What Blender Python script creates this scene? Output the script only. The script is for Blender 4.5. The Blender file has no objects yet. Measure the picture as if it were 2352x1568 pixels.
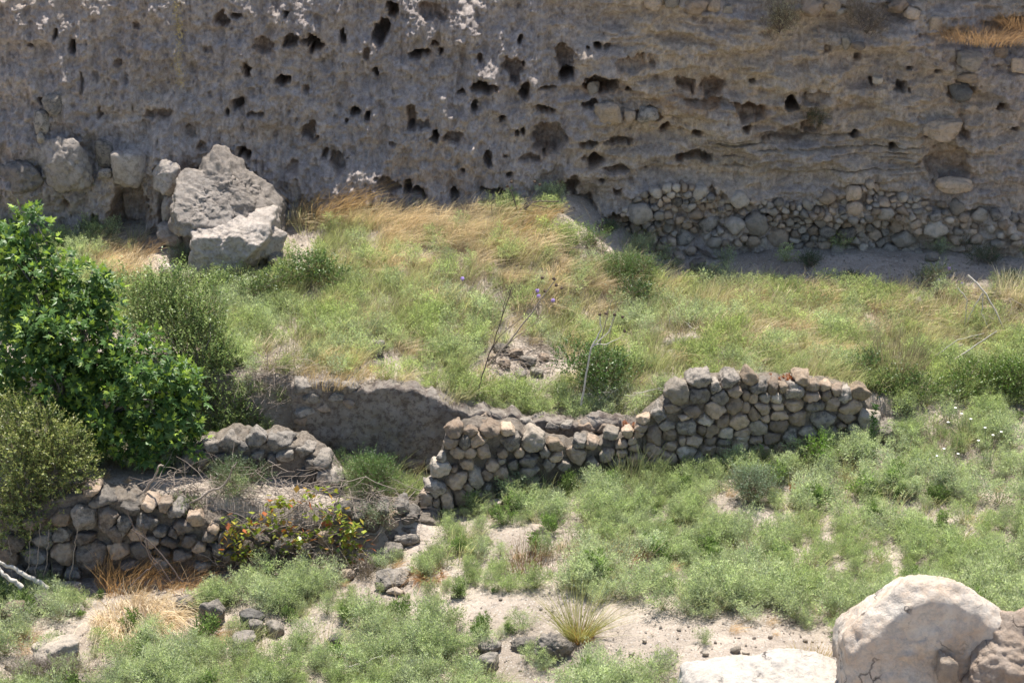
import bpy, bmesh, math, random
import numpy as np
from mathutils import Vector, noise as mnoise

# ------------------------------------------------------------------ camera, sky, sun, exposure
SC = bpy.context.scene
COL = SC.collection
CAMZ = 14.4; PITCH = math.radians(22.0); HF = math.radians(15.0)
cam_d = bpy.data.cameras.new('camera'); cam = bpy.data.objects.new('camera', cam_d); COL.objects.link(cam)
cam.location = (0, 0, CAMZ); cam.rotation_euler = (math.pi/2 - PITCH, 0, 0)
cam_d.sensor_width = 36; cam_d.lens = 18/math.tan(HF); cam_d.clip_start = .1; cam_d.clip_end = 2000
SC.camera = cam
SUN_EL = math.radians(73); SUN_AZ = math.radians(9)      # azimuth measured from +Y (behind the cliff) towards +X
w = bpy.data.worlds.new('World'); SC.world = w; w.use_nodes = True
nt = w.node_tree; bg = nt.nodes['Background']
sky = nt.nodes.new('ShaderNodeTexSky'); sky.sky_type = 'NISHITA'; sky.sun_disc = False
sky.sun_elevation = SUN_EL; sky.sun_rotation = SUN_AZ
nt.links.new(sky.outputs[0], bg.inputs[0]); bg.inputs[1].default_value = .108
sd = bpy.data.lights.new('sun', 'SUN'); sd.energy = 5.0; sd.angle = math.radians(.55); sd.color = (1, .955, .88)
so = bpy.data.objects.new('sun', sd); COL.objects.link(so)
sdir = Vector((math.sin(SUN_AZ)*math.cos(SUN_EL), math.cos(SUN_AZ)*math.cos(SUN_EL), math.sin(SUN_EL)))
so.rotation_euler = sdir.to_track_quat('Z', 'Y').to_euler(); so.location = (0, 20, 30)
SC.view_settings.view_transform = 'Standard'; SC.view_settings.look = 'None'
SC.view_settings.exposure = 0.78; SC.view_settings.gamma = 1
SC.render.engine = 'CYCLES'
SC.cycles.max_bounces = 6; SC.cycles.transparent_max_bounces = 8

# ------------------------------------------------------------------ picture <-> place (pixel of the 2352 x 1568 picture at distance Y)
FPX = 1176/math.tan(HF); CP, SP = math.cos(PITCH), math.sin(PITCH)
def at(u, v, Y):
    a = (np.asarray(u, float)-1176)/FPX; b = (np.asarray(v, float)-784)/FPX
    dy = CP - b*SP; dz = -SP - b*CP; t = Y/dy
    return a*t, Y + 0*t, CAMZ + dz*t
def proj(x, y, z):
    zz = z - CAMZ
    f = y*CP - zz*SP; up = y*SP + zz*CP
    return 1176 + FPX*x/f, 784 - FPX*up/f
def ppm(Y): return FPX/(Y*1.07)          # pixels per metre there

# ------------------------------------------------------------------ numpy noise
def _h(ix, iy, iz, s):
    n = (ix*374761393 + iy*668265263 + iz*2147483647 + s*1274126177) & 0xffffffff
    n = ((n ^ (n >> 13))*1274126177) & 0xffffffff
    n = ((n ^ (n >> 16))*2246822519) & 0xffffffff
    return ((n ^ (n >> 15)) & 0xffff)/32767.5 - 1
def vn(x, y, z, s=0):
    x, y, z = np.broadcast_arrays(np.asarray(x, float), np.asarray(y, float), np.asarray(z, float))
    ix = np.floor(x).astype(np.int64); iy = np.floor(y).astype(np.int64); iz = np.floor(z).astype(np.int64)
    fx, fy, fz = x-ix, y-iy, z-iz
    fx = fx*fx*(3-2*fx); fy = fy*fy*(3-2*fy); fz = fz*fz*(3-2*fz)
    r = 0
    for a in (0, 1):
        for b in (0, 1):
            for c in (0, 1):
                r = r + _h(ix+a, iy+b, iz+c, s)*(fx if a else 1-fx)*(fy if b else 1-fy)*(fz if c else 1-fz)
    return r
def fbm(x, y, z, s=0, o=4, g=.5, l=2.03):
    r = 0; a = 1; t = 0
    for k in range(o):
        r = r + a*vn(x*l**k, y*l**k, z*l**k, s+k*17); t += a; a *= g
    return r/t
def sst(a, b, x):
    t = np.clip((x-a)/(b-a), 0, 1); return t*t*(3-2*t)

# ------------------------------------------------------------------ mesh helpers
def link(o, parent=None):
    COL.objects.link(o)
    if parent is not None: o.parent = parent
    return o
def mk(name, V, F, mat, col=None, smooth=True, parent=None, loc=None):
    """V (n,3); F (m,3) or (m,4) or a list of arrays of such"""
    V = np.asarray(V, float).reshape(-1, 3)
    if not isinstance(F, list): F = [F]
    F = [np.asarray(f, np.int64) for f in F if len(f)]
    if parent is not None and loc is None: loc = np.zeros(3)
    if parent is not None: V = V - np.array(parent.location)[None]
    elif loc is not None: V = V - np.asarray(loc)[None]
    me = bpy.data.meshes.new(name)
    me.vertices.add(len(V)); me.vertices.foreach_set('co', V.astype(np.float32).ravel())
    li = np.concatenate([f.ravel() for f in F]); cnt = np.concatenate([np.full(len(f), f.shape[1]) for f in F])
    st = np.concatenate([[0], np.cumsum(cnt)[:-1]])
    me.loops.add(len(li)); me.loops.foreach_set('vertex_index', li.astype(np.int32))
    me.polygons.add(len(cnt)); me.polygons.foreach_set('loop_start', st.astype(np.int32))
    me.polygons.foreach_set('loop_total', cnt.astype(np.int32))
    me.polygons.foreach_set('use_smooth', np.full(len(cnt), smooth))
    if col is not None:
        ca = me.color_attributes.new('Col', 'FLOAT_COLOR', 'POINT')
        c = np.ones((len(V), 4), np.float32); c[:, :3] = np.clip(col, 0, 1); ca.data.foreach_set('color', c.ravel())
    me.materials.append(mat); me.update(calc_edges=True); me.validate()
    o = bpy.data.objects.new(name, me); link(o, parent)
    if parent is None and loc is not None: o.location = tuple(loc)
    return o
def tag(o, label=None, cat=None, group=None, kind=None):
    if label: o['label'] = label
    if cat: o['category'] = cat
    if group: o['group'] = group
    if kind: o['kind'] = kind
    return o
def empty(name, loc, label, cat, group=None):
    o = bpy.data.objects.new(name, None); link(o); o.location = tuple(float(c) for c in loc); o.empty_display_size = .2
    return tag(o, label, cat, group)
def grid_faces(nr, nc):
    i = np.arange(nr-1)[:, None]*nc + np.arange(nc-1)[None]
    return np.stack([i, i+1, i+1+nc, i+nc], -1).reshape(-1, 4)
_ico = {}
def ico(l):
    if l not in _ico:
        bm = bmesh.new(); bmesh.ops.create_icosphere(bm, subdivisions=l, radius=1)
        _ico[l] = (np.array([v.co[:] for v in bm.verts]), np.array([[v.index for v in f.verts] for f in bm.faces])); bm.free()
    return _ico[l]
def rotz(V, a):
    c, s = math.cos(a), math.sin(a); V = np.array(V)
    return np.stack([V[..., 0]*c - V[..., 1]*s, V[..., 0]*s + V[..., 1]*c, V[..., 2]], -1)
def euler(V, rx, ry, rz):
    c, s = math.cos(rx), math.sin(rx); V = np.stack([V[:, 0], V[:, 1]*c-V[:, 2]*s, V[:, 1]*s+V[:, 2]*c], -1)
    c, s = math.cos(ry), math.sin(ry); V = np.stack([V[:, 0]*c+V[:, 2]*s, V[:, 1], -V[:, 0]*s+V[:, 2]*c], -1)
    return rotz(V, rz)
def hull(N, H, l=4, p=10, rough=.04, seed=0, fr=3.0, oct=4):
    """rounded polyhedron: plane normals N, offsets H (metres), roughened"""
    D, F = ico(l); N = np.asarray(N, float); N = N/np.linalg.norm(N, axis=1)[:, None]; H = np.asarray(H, float)
    q = np.maximum(D @ N.T, 0)/H[None]
    r = (q**p).sum(1)**(-1/p)
    V = D*r[:, None]; m = H.mean()
    n = fbm(V[:, 0]*fr/m+seed*3.1, V[:, 1]*fr/m, V[:, 2]*fr/m, seed, oct, .55)
    n2 = np.abs(fbm(V[:, 0]*fr*.6/m, V[:, 1]*fr*.6/m+seed*1.7, V[:, 2]*fr*.6/m, seed+90, 3, .5))
    w1 = fbm(V[:, 0]*6+seed, V[:, 1]*6, V[:, 2]*6, seed+5, 3, .6); w2 = 1-2*np.abs(vn(V[:, 0]*13+seed, V[:, 1]*13, V[:, 2]*13, seed+6))
    w3 = np.abs(vn(V[:, 0]*4.3+seed, V[:, 1]*4.3, V[:, 2]*6.1, seed+7))
    wld = min(.035, .16*m)*w1 + min(.012, .04*m)*w2 - min(.05, .12*m)*np.maximum(0, .22-w3)*2.5
    if l >= 5: wld = wld + .011*fbm(V[:, 0]*24, V[:, 1]*24, V[:, 2]*24+seed, seed+8, 3, .65)
    return V + D*((n*1.5 - n2*1.3)*rough*m + wld*(rough/.08)**.5)[:, None], F
def rock(seed, sx, sy, sz, l=4, npl=13, p=11, rough=.12, rot=(0, 0, 0)):
    rg = np.random.default_rng(seed)
    N = rg.normal(size=(npl, 3)); N = np.vstack([N, [[0, 0, 1], [0, 0, -1], [1, 0, 0], [-1, 0, 0], [0, 1, 0], [0, -1, 0]]])
    H = np.concatenate([rg.uniform(.72, 1.0, npl), rg.uniform(.85, 1, 6)])
    V, F = hull(N, H, l, p, rough, seed)
    V = euler(V*np.array([sx, sy, sz]), *rot)
    return V, F
def tube(P, R, n=5):
    P = np.asarray(P, float); k = len(P); R = np.broadcast_to(np.asarray(R, float), (k,))
    T = np.gradient(P, axis=0); T /= np.linalg.norm(T, axis=1)[:, None]+1e-9
    up = np.array([0.13, .21, .97]); A = np.cross(T, up); A /= np.linalg.norm(A, axis=1)[:, None]+1e-9; B = np.cross(T, A)
    an = np.arange(n)*2*np.pi/n
    V = P[:, None] + R[:, None, None]*(np.cos(an)[None, :, None]*A[:, None] + np.sin(an)[None, :, None]*B[:, None])
    i = np.arange(k-1)[:, None]*n; j = np.arange(n)[None]
    F = np.stack([i+j, i+(j+1) % n, i+n+(j+1) % n, i+n+j], -1).reshape(-1, 4)
    return V.reshape(-1, 3), F
def join(parts):
    Vs, Fs, o = [], {}, 0
    for V, F in parts:
        Vs.append(V); F = np.asarray(F); Fs.setdefault(F.shape[1], []).append(F+o); o += len(V)
    return np.vstack(Vs), [np.vstack(x) for x in Fs.values()]
def wander(rg, p, d, L, n=8, jit=.18, droop=0.):
    P = [np.array(p, float)]; d = np.array(d, float); d /= np.linalg.norm(d)
    for i in range(n):
        d = d + rg.normal(size=3)*jit; d[2] -= droop; d /= np.linalg.norm(d); P.append(P[-1]+d*L/n)
    return np.array(P)

# ------------------------------------------------------------------ materials
def newmat(name):
    m = bpy.data.materials.new(name); m.use_nodes = True; t = m.node_tree; b = t.nodes['Principled BSDF']
    return m, t, b
def N_(t, ty, **k):
    n = t.nodes.new(ty)
    for a, v in k.items():
        if a in n.inputs: n.inputs[a].default_value = v
        else: setattr(n, a, v)
    return n
def ramp(t, src, stops, interp='LINEAR'):
    r = t.nodes.new('ShaderNodeValToRGB'); r.color_ramp.interpolation = interp
    e = r.color_ramp.elements
    while len(e) < len(stops): e.new(.5)
    for i, (p, c) in enumerate(stops):
        e[i].position = p; e[i].color = (c, c, c, 1) if isinstance(c, (int, float)) else (*c, 1)
    t.links.new(src, r.inputs[0]); return r.outputs[0]
def mix(t, f, a, b, ty='MIX'):
    m = t.nodes.new('ShaderNodeMix'); m.data_type = 'RGBA'; m.blend_type = ty
    for s, v in ((m.inputs[0], f), (m.inputs[6], a), (m.inputs[7], b)):
        if isinstance(v, bpy.types.NodeSocket): t.links.new(v, s)
        elif isinstance(v, (int, float)): s.default_value = v
        else: s.default_value = (*v, 1)
    return m.outputs[2]
def noise_n(t, vec, scale, det=6, rough=.6, dist=0):
    n = N_(t, 'ShaderNodeTexNoise'); n.inputs['Scale'].default_value = scale; n.inputs['Detail'].default_value = det
    n.inputs['Roughness'].default_value = rough; n.inputs['Distortion'].default_value = dist
    t.links.new(vec, n.inputs['Vector']); return n.outputs[0]
def scaled(t, src, s):
    m = N_(t, 'ShaderNodeMapping'); m.inputs['Scale'].default_value = s; t.links.new(src, m.inputs[0]); return m.outputs[0]
def bump(t, b, src, strength, dist, prev=None):
    n = N_(t, 'ShaderNodeBump'); n.inputs['Strength'].default_value = strength; n.inputs['Distance'].default_value = dist
    t.links.new(src, n.inputs['Height'])
    if prev: t.links.new(prev, n.inputs['Normal'])
    t.links.new(n.outputs[0], b.inputs['Normal']); return n.outputs[0]
def stone_mat(name, c1, c2, c3, lichen=.5, crack=0, bs=1.0, vcol=False):
    """c1 main, c2 second tone, c3 dark crust"""
    m, t, b = newmat(name); pos = N_(t, 'ShaderNodeNewGeometry').outputs['Position']
    oi = N_(t, 'ShaderNodeObjectInfo').outputs['Random']
    base = mix(t, ramp(t, noise_n(t, pos, 2.3, 7, .6, .4), [(.35, 0.), (.65, 1.)]), c1, c2)
    f2 = ramp(t, noise_n(t, pos, 14, 6, .7), [(.3, 0.), (.7, 1.)])
    base = mix(t, f2, base, mix(t, .22, base, (.66, .62, .56)))
    l = ramp(t, noise_n(t, pos, 8.5, 9, .75, .3), [(.47, 0.), (.60, lichen)])
    base = mix(t, l, base, c3)
    sp = ramp(t, noise_n(t, pos, 55, 4, .6), [(.60, 0.), (.72, .6*lichen)])
    base = mix(t, sp, base, c3)
    g = N_(t, 'ShaderNodeHueSaturation'); t.links.new(base, g.inputs['Color'])
    mr = N_(t, 'ShaderNodeMapRange'); t.links.new(oi, mr.inputs[0]); mr.inputs[3].default_value = .62; mr.inputs[4].default_value = 1.3
    t.links.new(mr.outputs[0], g.inputs['Value'])
    out = g.outputs[0]
    h1 = bump(t, b, noise_n(t, pos, 9, 10, .74), .95*bs, .07)
    h2 = bump(t, b, noise_n(t, pos, 34, 6, .75), .8*bs, .02, h1)
    if crack:
        vo = N_(t, 'ShaderNodeTexVoronoi', feature='DISTANCE_TO_EDGE'); vo.inputs['Scale'].default_value = crack
        wv = N_(t, 'ShaderNodeVectorMath', operation='ADD'); nn = N_(t, 'ShaderNodeTexNoise'); nn.inputs['Scale'].default_value = 2.2; nn.inputs['Detail'].default_value = 6
        t.links.new(pos, nn.inputs['Vector']); t.links.new(pos, wv.inputs[0]); t.links.new(nn.outputs[1], wv.inputs[1])
        t.links.new(wv.outputs[0], vo.inputs['Vector'])
        msk = ramp(t, noise_n(t, pos, 1.1, 3, .5), [(.47, 0.), (.56, 1.)])
        ck = ramp(t, vo.outputs[0], [(0., 1.), (.022, 0.)])
        ck = mix(t, msk, (0, 0, 0), ck)
        out = mix(t, ck, out, (.07, .055, .045))
        inv = N_(t, 'ShaderNodeInvert'); t.links.new(ck, inv.inputs['Color'])
        bump(t, b, inv.outputs[0], .6, .03, h2)
    t.links.new(out, b.inputs['Base Color']); b.inputs['Roughness'].default_value = .93
    b.inputs['Specular IOR Level'].default_value = .2
    return m
def leaf_mat(name, rough=.55, trans=.35, spec=.3, tint=(.88, 1.03, .72)):
    m, t, b = newmat(name); at_ = N_(t, 'ShaderNodeAttribute', attribute_name='Col')
    b.inputs['Roughness'].default_value = rough; b.inputs['Specular IOR Level'].default_value = spec
    t.links.new(at_.outputs['Color'], b.inputs['Base Color'])
    tr = N_(t, 'ShaderNodeBsdfTranslucent'); t.links.new(mix(t, 1., at_.outputs['Color'], tuple(1.6*c for c in tint), 'MULTIPLY'), tr.inputs['Color'])
    ms = N_(t, 'ShaderNodeMixShader'); ms.inputs[0].default_value = trans
    t.links.new(b.outputs[0], ms.inputs[1]); t.links.new(tr.outputs[0], ms.inputs[2])
    t.links.new(ms.outputs[0], t.nodes['Material Output'].inputs['Surface'])
    return m
def plain(name, c, rough=.8):
    m, t, b = newmat(name); pos = N_(t, 'ShaderNodeNewGeometry').outputs['Position']
    t.links.new(mix(t, ramp(t, noise_n(t, pos, 30, 4, .6), [(.3, 0.), (.7, 1.)]), tuple(x*.72 for x in c), tuple(min(1, x*1.25) for x in c)), b.inputs['Base Color'])
    b.inputs['Roughness'].default_value = rough; b.inputs['Specular IOR Level'].default_value = .2
    return m
M_leaf = leaf_mat('feathery leaf', .65, .42, .15); M_fig = leaf_mat('fig leaf', .42, .24, .4); M_shrub = leaf_mat('shrub leaf', .38, .28, .5)
M_dry = leaf_mat('dry straw', .6, .3, .2, (1., .95, .82))
M_lime = stone_mat('grey limestone', (.40, .34, .28), (.28, .24, .195), (.10, .095, .09), .8)
M_tan = stone_mat('tan fieldstone', (.54, .39, .26), (.44, .335, .24), (.15, .125, .10), .42)
M_pale = stone_mat('pale limestone', (.52, .43, .34), (.47, .34, .235), (.30, .27, .24), .5, 1.1)
M_white = stone_mat('chalky boulder', (.58, .53, .47), (.52, .45, .37), (.30, .28, .26), .5, .9)
M_dark = stone_mat('dark basalt', (.075, .068, .06), (.11, .10, .085), (.03, .03, .03), .5)
M_marl = stone_mat('marl block', (.46, .395, .34), (.36, .305, .26), (.18, .155, .13), .6)
M_mud = stone_mat('earthen plaster', (.52, .445, .37), (.30, .25, .205), (.14, .10, .085), .75)
M_twig = plain('dead twig', (.30, .245, .20)); M_twigw = plain('bleached stalk', (.55, .50, .43)); M_twigd = plain('dark twig', (.13, .10, .085))
M_bark = plain('fig bark', (.24, .22, .20)); M_head = plain('dry thistle head', (.10, .07, .05)); M_purple = plain('thistle flower', (.34, .24, .55))

# ------------------------------------------------------------------ terrain sheets from control points (u, v, distance)
def sheet(ctrl):
    c = np.array([at(*p) for p in ctrl]); X, Y, Z = c[:, 0], c[:, 1], c[:, 2]; n = len(c)
    def k(dx, dy): r2 = dx*dx+dy*dy+1e-9; return r2*np.log(r2)*.5
    A = np.zeros((n+3, n+3)); A[:n, :n] = k(X[:, None]-X[None], Y[:, None]-Y[None]) + np.eye(n)*.15
    A[:n, n] = 1; A[:n, n+1] = X; A[:n, n+2] = Y; A[n:, :n] = A[:n, n:].T
    wv = np.linalg.solve(A, np.concatenate([Z, [0, 0, 0]]))
    def f(x, y):
        x = np.clip(x, -12, 12); y = np.clip(y, 22, 37.5); sh = np.shape(x+y)
        x, y = np.ravel(x+0*y), np.ravel(y+0*x); r = wv[n] + wv[n+1]*x + wv[n+2]*y
        for i in range(n): r = r + wv[i]*k(x-X[i], y-Y[i])
        return r.reshape(sh)
    return f
front = sheet([(1700,1568,23),(2300,1568,23),(1200,1568,23.6),(600,1568,24.2),(50,1568,24.4),(1900,1400,25),(1200,1400,25.4),(600,1400,26.3),
 (50,1400,26.6),(50,1335,27.6),(400,1330,27.6),(800,1280,27.9),(1000,1200,28.5),(1480,1090,29.8),(1900,1070,30),(2050,1010,30.4),(2300,950,31.2),
 (2300,1100,29.2),(2300,1250,27.2),(1500,1250,27.1),(1500,1400,25),(1250,1150,29)])
mid = sheet([(0,1100,28.6),(400,1130,28.2),(600,1160,28),(800,1180,28),(900,1180,28.3),(1000,1190,28.6),(850,1075,30),(700,1090,29.4),(300,1050,29.6),
 (0,1000,30.3),(1250,1150,29),(1480,1090,29.8),(1900,1070,30),(2300,950,31.2)])
back = sheet([(700,880,30.3),(1000,900,30.5),(1200,950,30.6),(1400,965,30.7),(1560,900,30.8),(1800,870,30.9),(2000,900,31),(2200,900,31.7),(2330,900,31.9),
 (1300,850,32),(1300,750,33.5),(1800,760,33),(2250,780,33.6),(900,800,31.8),(900,700,33.2),(900,600,34.8),(900,520,36),(1200,520,35.8),(1200,600,34.6),
 (1280,465,36.5),(1420,560,36),(1500,605,36.2),(1500,680,34.5),(1700,620,36),(2000,620,36),(2300,600,36.5),(2300,680,34.7),(1500,850,31.5),
 (640,750,32.5),(500,650,34.3),(400,610,35),(250,580,35.6),(50,560,36),(300,800,31.8),(0,800,31.8),(650,600,35),(720,540,35.8)])
def px(u, Y): return float(at(u, 1000, Y)[0])
WX = [px(0, 31), px(680, 30.15), px(1480, 30.25), px(2080, 30.7), px(2352, 31.5)]
WY = [31.2, 30.35, 30.45, 30.75, 31.3]
def wline(x): return np.interp(x, WX, WY)
LXe = px(880, 28)
def terr(x, y):
    x = np.asarray(x, float); y = np.asarray(y, float)
    f = front(x, y); m = mid(x, y); b = back(x, y)
    wm = sst(27.95, 28.2, y)*(1-sst(LXe, LXe+1.4, x))
    z = f*(1-wm) + m*wm
    e_ = sst(px(2040, 30.7), px(2140, 30.7), x); wb = sst(-.12-1.6*e_, .16+1.0*e_, y-wline(x))
    z = z*(1-wb) + b*wb
    z = z + .05*fbm(x*1.1, y*1.1, 0, 5, 4) + .018*fbm(x*6, y*6, 0, 9, 3)
    far = sst(9.5, 30, np.abs(x)) ; z = z*(1-far) + .5*far
    nr = sst(22, 12, y); return z*(1-nr) - .4*nr
GX = np.concatenate([np.linspace(-300, -13, 24)[:-1], np.arange(-13, 13.01, .09), np.linspace(13, 300, 24)[1:]])
GY = np.concatenate([np.linspace(-200, 18, 16)[:-1], np.arange(18, 39.01, .09)])
gx, gy = np.meshgrid(GX, GY); gz = terr(gx, gy)
def gh(x, y):
    x = np.asarray(x, float); y = np.asarray(y, float)
    fx = np.clip(np.interp(x, GX, np.arange(len(GX))), 0, len(GX)-1.001); fy = np.clip(np.interp(y, GY, np.arange(len(GY))), 0, len(GY)-1.001)
    i = fx.astype(int); j = fy.astype(int); a = fx-i; b = fy-j
    return gz[j, i]*(1-a)*(1-b)+gz[j, i+1]*a*(1-b)+gz[j+1, i]*(1-a)*b+gz[j+1, i+1]*a*b
_Ys = np.arange(20, 38.5, .04)
def gp(u, v):
    X, Y, Z = at(u, v, _Ys); g = gh(X, Y); k = np.where(Z < g)[0]
    i = k[0] if len(k) else len(_Ys)-1
    return np.array([X[i], Y[i], g[i]])

m_ground, t, b = newmat('chalky dirt'); pos = N_(t, 'ShaderNodeNewGeometry').outputs['Position']
c = mix(t, ramp(t, noise_n(t, pos, .9, 6, .6, .5), [(.38, 0.), (.62, 1.)]), (.54, .455, .375), (.36, .30, .245))
c = mix(t, ramp(t, noise_n(t, pos, 9, 8, .7), [(.5, 0.), (.7, .8)]), c, (.24, .21, .18))
vo = N_(t, 'ShaderNodeTexVoronoi'); vo.inputs['Scale'].default_value = 16; t.links.new(pos, vo.inputs['Vector'])
c = mix(t, ramp(t, vo.outputs['Distance'], [(.18, .55), (.3, 0.)]), c, (.60, .56, .51))
c = mix(t, ramp(t, noise_n(t, pos, 38, 5, .7), [(.56, 0.), (.68, .7)]), c, (.16, .135, .115))
t.links.new(c, b.inputs['Base Color']); b.inputs['Roughness'].default_value = .95; b.inputs['Specular IOR Level'].default_value = .108
h1 = bump(t, b, noise_n(t, pos, 7, 9, .7), .8, .08); bump(t, b, noise_n(t, pos, 34, 7, .75), .8, .03, h1)
ground = mk('ground', np.stack([gx, gy, gz], -1), grid_faces(len(GY), len(GX)), m_ground)
tag(ground, kind='structure')
# ------------------------------------------------------------------ the eroded cliff
CLX = [px(0, 36), px(400, 36), px(700, 36), px(950, 36), px(1130, 36), px(1250, 36), px(1500, 36), px(1900, 36), px(2352, 36)]
CLY = [36.25, 36.45, 36.7, 36.55, 36.35, 36.75, 36.95, 37.05, 37.15]
LEAN = [.14, .15, .19, .28, .28, .17, .09, .085, .085]
def cliff_base(x, z): return np.interp(x, CLX, CLY) - .1 + (z-2)*np.interp(x, CLX, LEAN)
HOLES = [(505,50,17,12,.3),(540,38,13,10,.25),(604,104,23,21,.2),(674,92,19,12,.4),(722,97,23,15,.6,.5),(163,110,7,18,.6),(126,78,6,14,.35),
 (562,165,10,14,.5),(650,185,19,13,.55,-.5),(542,242,10,12,.45),(524,256,5,6,.2),(714,310,20,25,.3),(784,370,16,24,.25),(560,348,20,14,.45,.5),
 (579,264,15,6,.15),(600,262,8,6,.15),(97,236,11,14,.55),(366,262,32,9,.16),(187,190,4,26,.12),(751,355,8,14,.25),(667,381,12,14,.12),(657,29,5,9,.3),(68,109,6,5,.2),
 (899,22,11,22,.55),(878,79,15,32,.6,.1),(996,25,34,20,.2),(790,85,6,14,.35),(966,123,24,10,.5),(999,99,7,8,.25),(1012,119,5,10,.3),(860,167,7,14,.4),
 (811,260,14,12,.45),(844,262,8,14,.4),(792,282,3,7,.2),(941,268,10,30,.25),(966,285,32,10,.22),(1003,308,10,16,.6),(1113,203,32,11,.6,.1),(1058,213,11,8,.25),
 (1091,242,7,12,.35),(1182,160,17,36,.3),(1195,88,5,12,.3),(1206,205,9,18,.5,.3),(1155,273,7,9,.35),(1190,307,6,9,.25),(1204,302,5,9,.25),(1256,202,20,4,.3),
 (1248,247,24,7,.3,.2),(1265,315,37,40,.42),(1366,102,9,11,.6),(1347,109,4,4,.3),(1395,110,11,6,.15),(1296,130,21,24,.35,.5),(1307,172,17,20,.8),
 (1384,194,42,25,.6),(1457,142,38,22,.16),(1356,240,19,7,.4),(1442,205,8,6,.2),(1355,366,20,18,.5),(1355,326,18,8,.3),(1424,330,36,10,.28),(1417,388,30,9,.25),
 (1485,388,5,4,.3),(1380,416,7,6,.2),(1422,441,11,8,.3),(1307,425,28,24,.35),(1527,297,14,11,.35),(1116,363,9,16,.35),(1157,361,4,4,.25),(1212,366,28,13,.2),
 (1171,399,6,8,.25),(1067,393,4,4,.25),(886,425,29,22,.35),(948,436,15,27,.55,-.6),(1043,452,8,17,.4),(1135,440,32,13,.25),(1047,311,22,12,.22),
 (1815,238,16,14,.9),(1573,197,20,14,.25),(1640,201,32,24,.25),(1722,258,36,21,.35),(1730,191,9,6,.25),(1872,226,30,14,.14),(1964,314,9,8,.5),(2053,340,9,7,.5),
 (2333,297,9,6,.5),(2077,205,14,14,.3),(2085,153,8,6,.3),(1600,308,12,7,.3),(1716,292,10,8,.25),(1864,282,22,24,.22),(1594,362,45,18,.35),(1803,314,58,12,.18),
 (2178,379,52,44,.22),(2218,302,16,18,.18),(2303,238,10,10,.3),(2205,210,34,20,.14),(1490,262,24,14,.15),(1450,516,26,22,.4),(1410,492,14,10,.25),
 (30,395,32,9,.14),(1630,432,10,14,.15),(1640,236,80,9,.16,.12),(1900,110,10,8,.15),(1975,135,8,6,.18),(2010,190,7,9,.2),(2150,165,9,8,.18),(1500,150,9,7,.1),
 (300,486,46,68,.4),(215,500,10,12,.14),(150,470,12,9,.1),(1140,515,22,26,.25),(1180,520,14,24,.4),(1330,470,30,22,.2),(270,140,9,12,.12),(230,255,7,12,.12),
 (900,330,8,8,.15),(1100,130,6,9,.2),(840,120,8,14,.15),(700,205,9,7,.12),(480,110,12,8,.08),(310,60,9,12,.1),(440,300,14,14,.12),(470,330,9,16,.12)]
BUMPS = [(300,372,46,30,.22),(1080,120,16,120,.20),(1072,300,18,110,.16),(950,60,14,60,.16),(985,95,10,40,.14),(380,340,30,70,.18),(375,250,60,30,.10),
 (960,240,26,40,.2),(995,200,10,60,.12),(2100,90,70,26,.35),(1650,240,90,22,.10),(1650,165,160,18,.05),(1550,225,60,16,.08),(2120,290,80,30,.14),(1900,275,60,16,.08),
 (1780,350,160,10,.08),(1700,380,120,8,.06),(1950,360,120,8,.05),(120,330,60,30,.15),(40,430,50,30,.16),(130,440,50,50,.14),(1250,400,60,40,.08),(1100,470,40,20,.14),
 (770,420,60,30,.10),(640,390,50,30,.08),(860,380,50,40,.1),(1420,480,40,30,.14),(1560,430,60,30,.12),(930,150,22,18,.18),(1390,262,50,10,.08)]
cx = np.concatenate([np.linspace(-120, -12, 30)[:-1], np.arange(-12, 12.5, .021), np.linspace(12.5, 120, 30)])
cz = np.concatenate([np.linspace(-.6, 1.0, 8)[:-1], np.arange(1.0, 7.6, .021), np.linspace(7.6, 10.2, 60)[1:]])
X, Z = np.meshgrid(cx, cz); YB = cliff_base(X, Z); U, Vp = proj(X, YB, Z)
wu = 6*vn(X*3, 0, Z*3, 31)+5*vn(X*8, 0, Z*8, 32)+3.2*vn(X*17, 0, Z*17, 33); wv_ = 7*vn(X*3, 0, Z*3, 34)+4.5*vn(X*8, 0, Z*8, 35)+3*vn(X*17, 0, Z*17, 36)
right_ = sst(1150, 1450, U)
D = np.zeros_like(X)                                # metres towards the viewer
D += .30*fbm(X*.7, 0, Z*.8, 3, 4)
D += (.19-.03*right_)*fbm(X*2.2, 0, Z*2.0, 7, 4, .55)
D += (.11*(1-right_)+.03)*fbm(X*6.5, 0, Z*1.3, 11, 4, .6)     # rain flutes
D += (.058*(1-.3*right_))*fbm(X*11, 0, Z*10, 13, 3, .65)
D -= (.04-.015*right_)*np.maximum(0, fbm(X*5, 3, Z*5, 15, 3)-.15)*3
bed = fbm(X*.7, 0, Z*2.6+.3*vn(X*.6, 0, 0, 20), 19, 4, .55); D += .26*right_*(bed + .5*np.clip(bed*4, -.4, .4))
D += .028*(1-2*np.abs(vn(X*6, 1, Z*5, 24))) + .026*(1-2*np.abs(vn(X*16, 1, Z*14, 25)))
gul = np.abs(vn(X*1.6+.4*vn(X*.8, 0, Z*1.2, 27), 0, Z*.35, 26)); D -= .10*np.maximum(0, .3-gul)/.3*(1-.5*right_)           # bedding on the right
lay = sst(300, 325, Vp)*(1-sst(392, 410, Vp))*sst(1560, 1660, U)*(1-sst(2080, 2160, U))
zl = Z + .03*vn(X*.8, 0, 0, 41)
D -= lay*.10*np.maximum(0, vn(X*1.1, 0, zl*17, 43)-.05) + lay*.07*np.clip((vn(X*.9, 4, zl*34, 47)-.45)*4, 0, 1)
D -= lay*.04*np.maximum(0, vn(X*3.1, 0, zl*31, 44)-.1)
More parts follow.
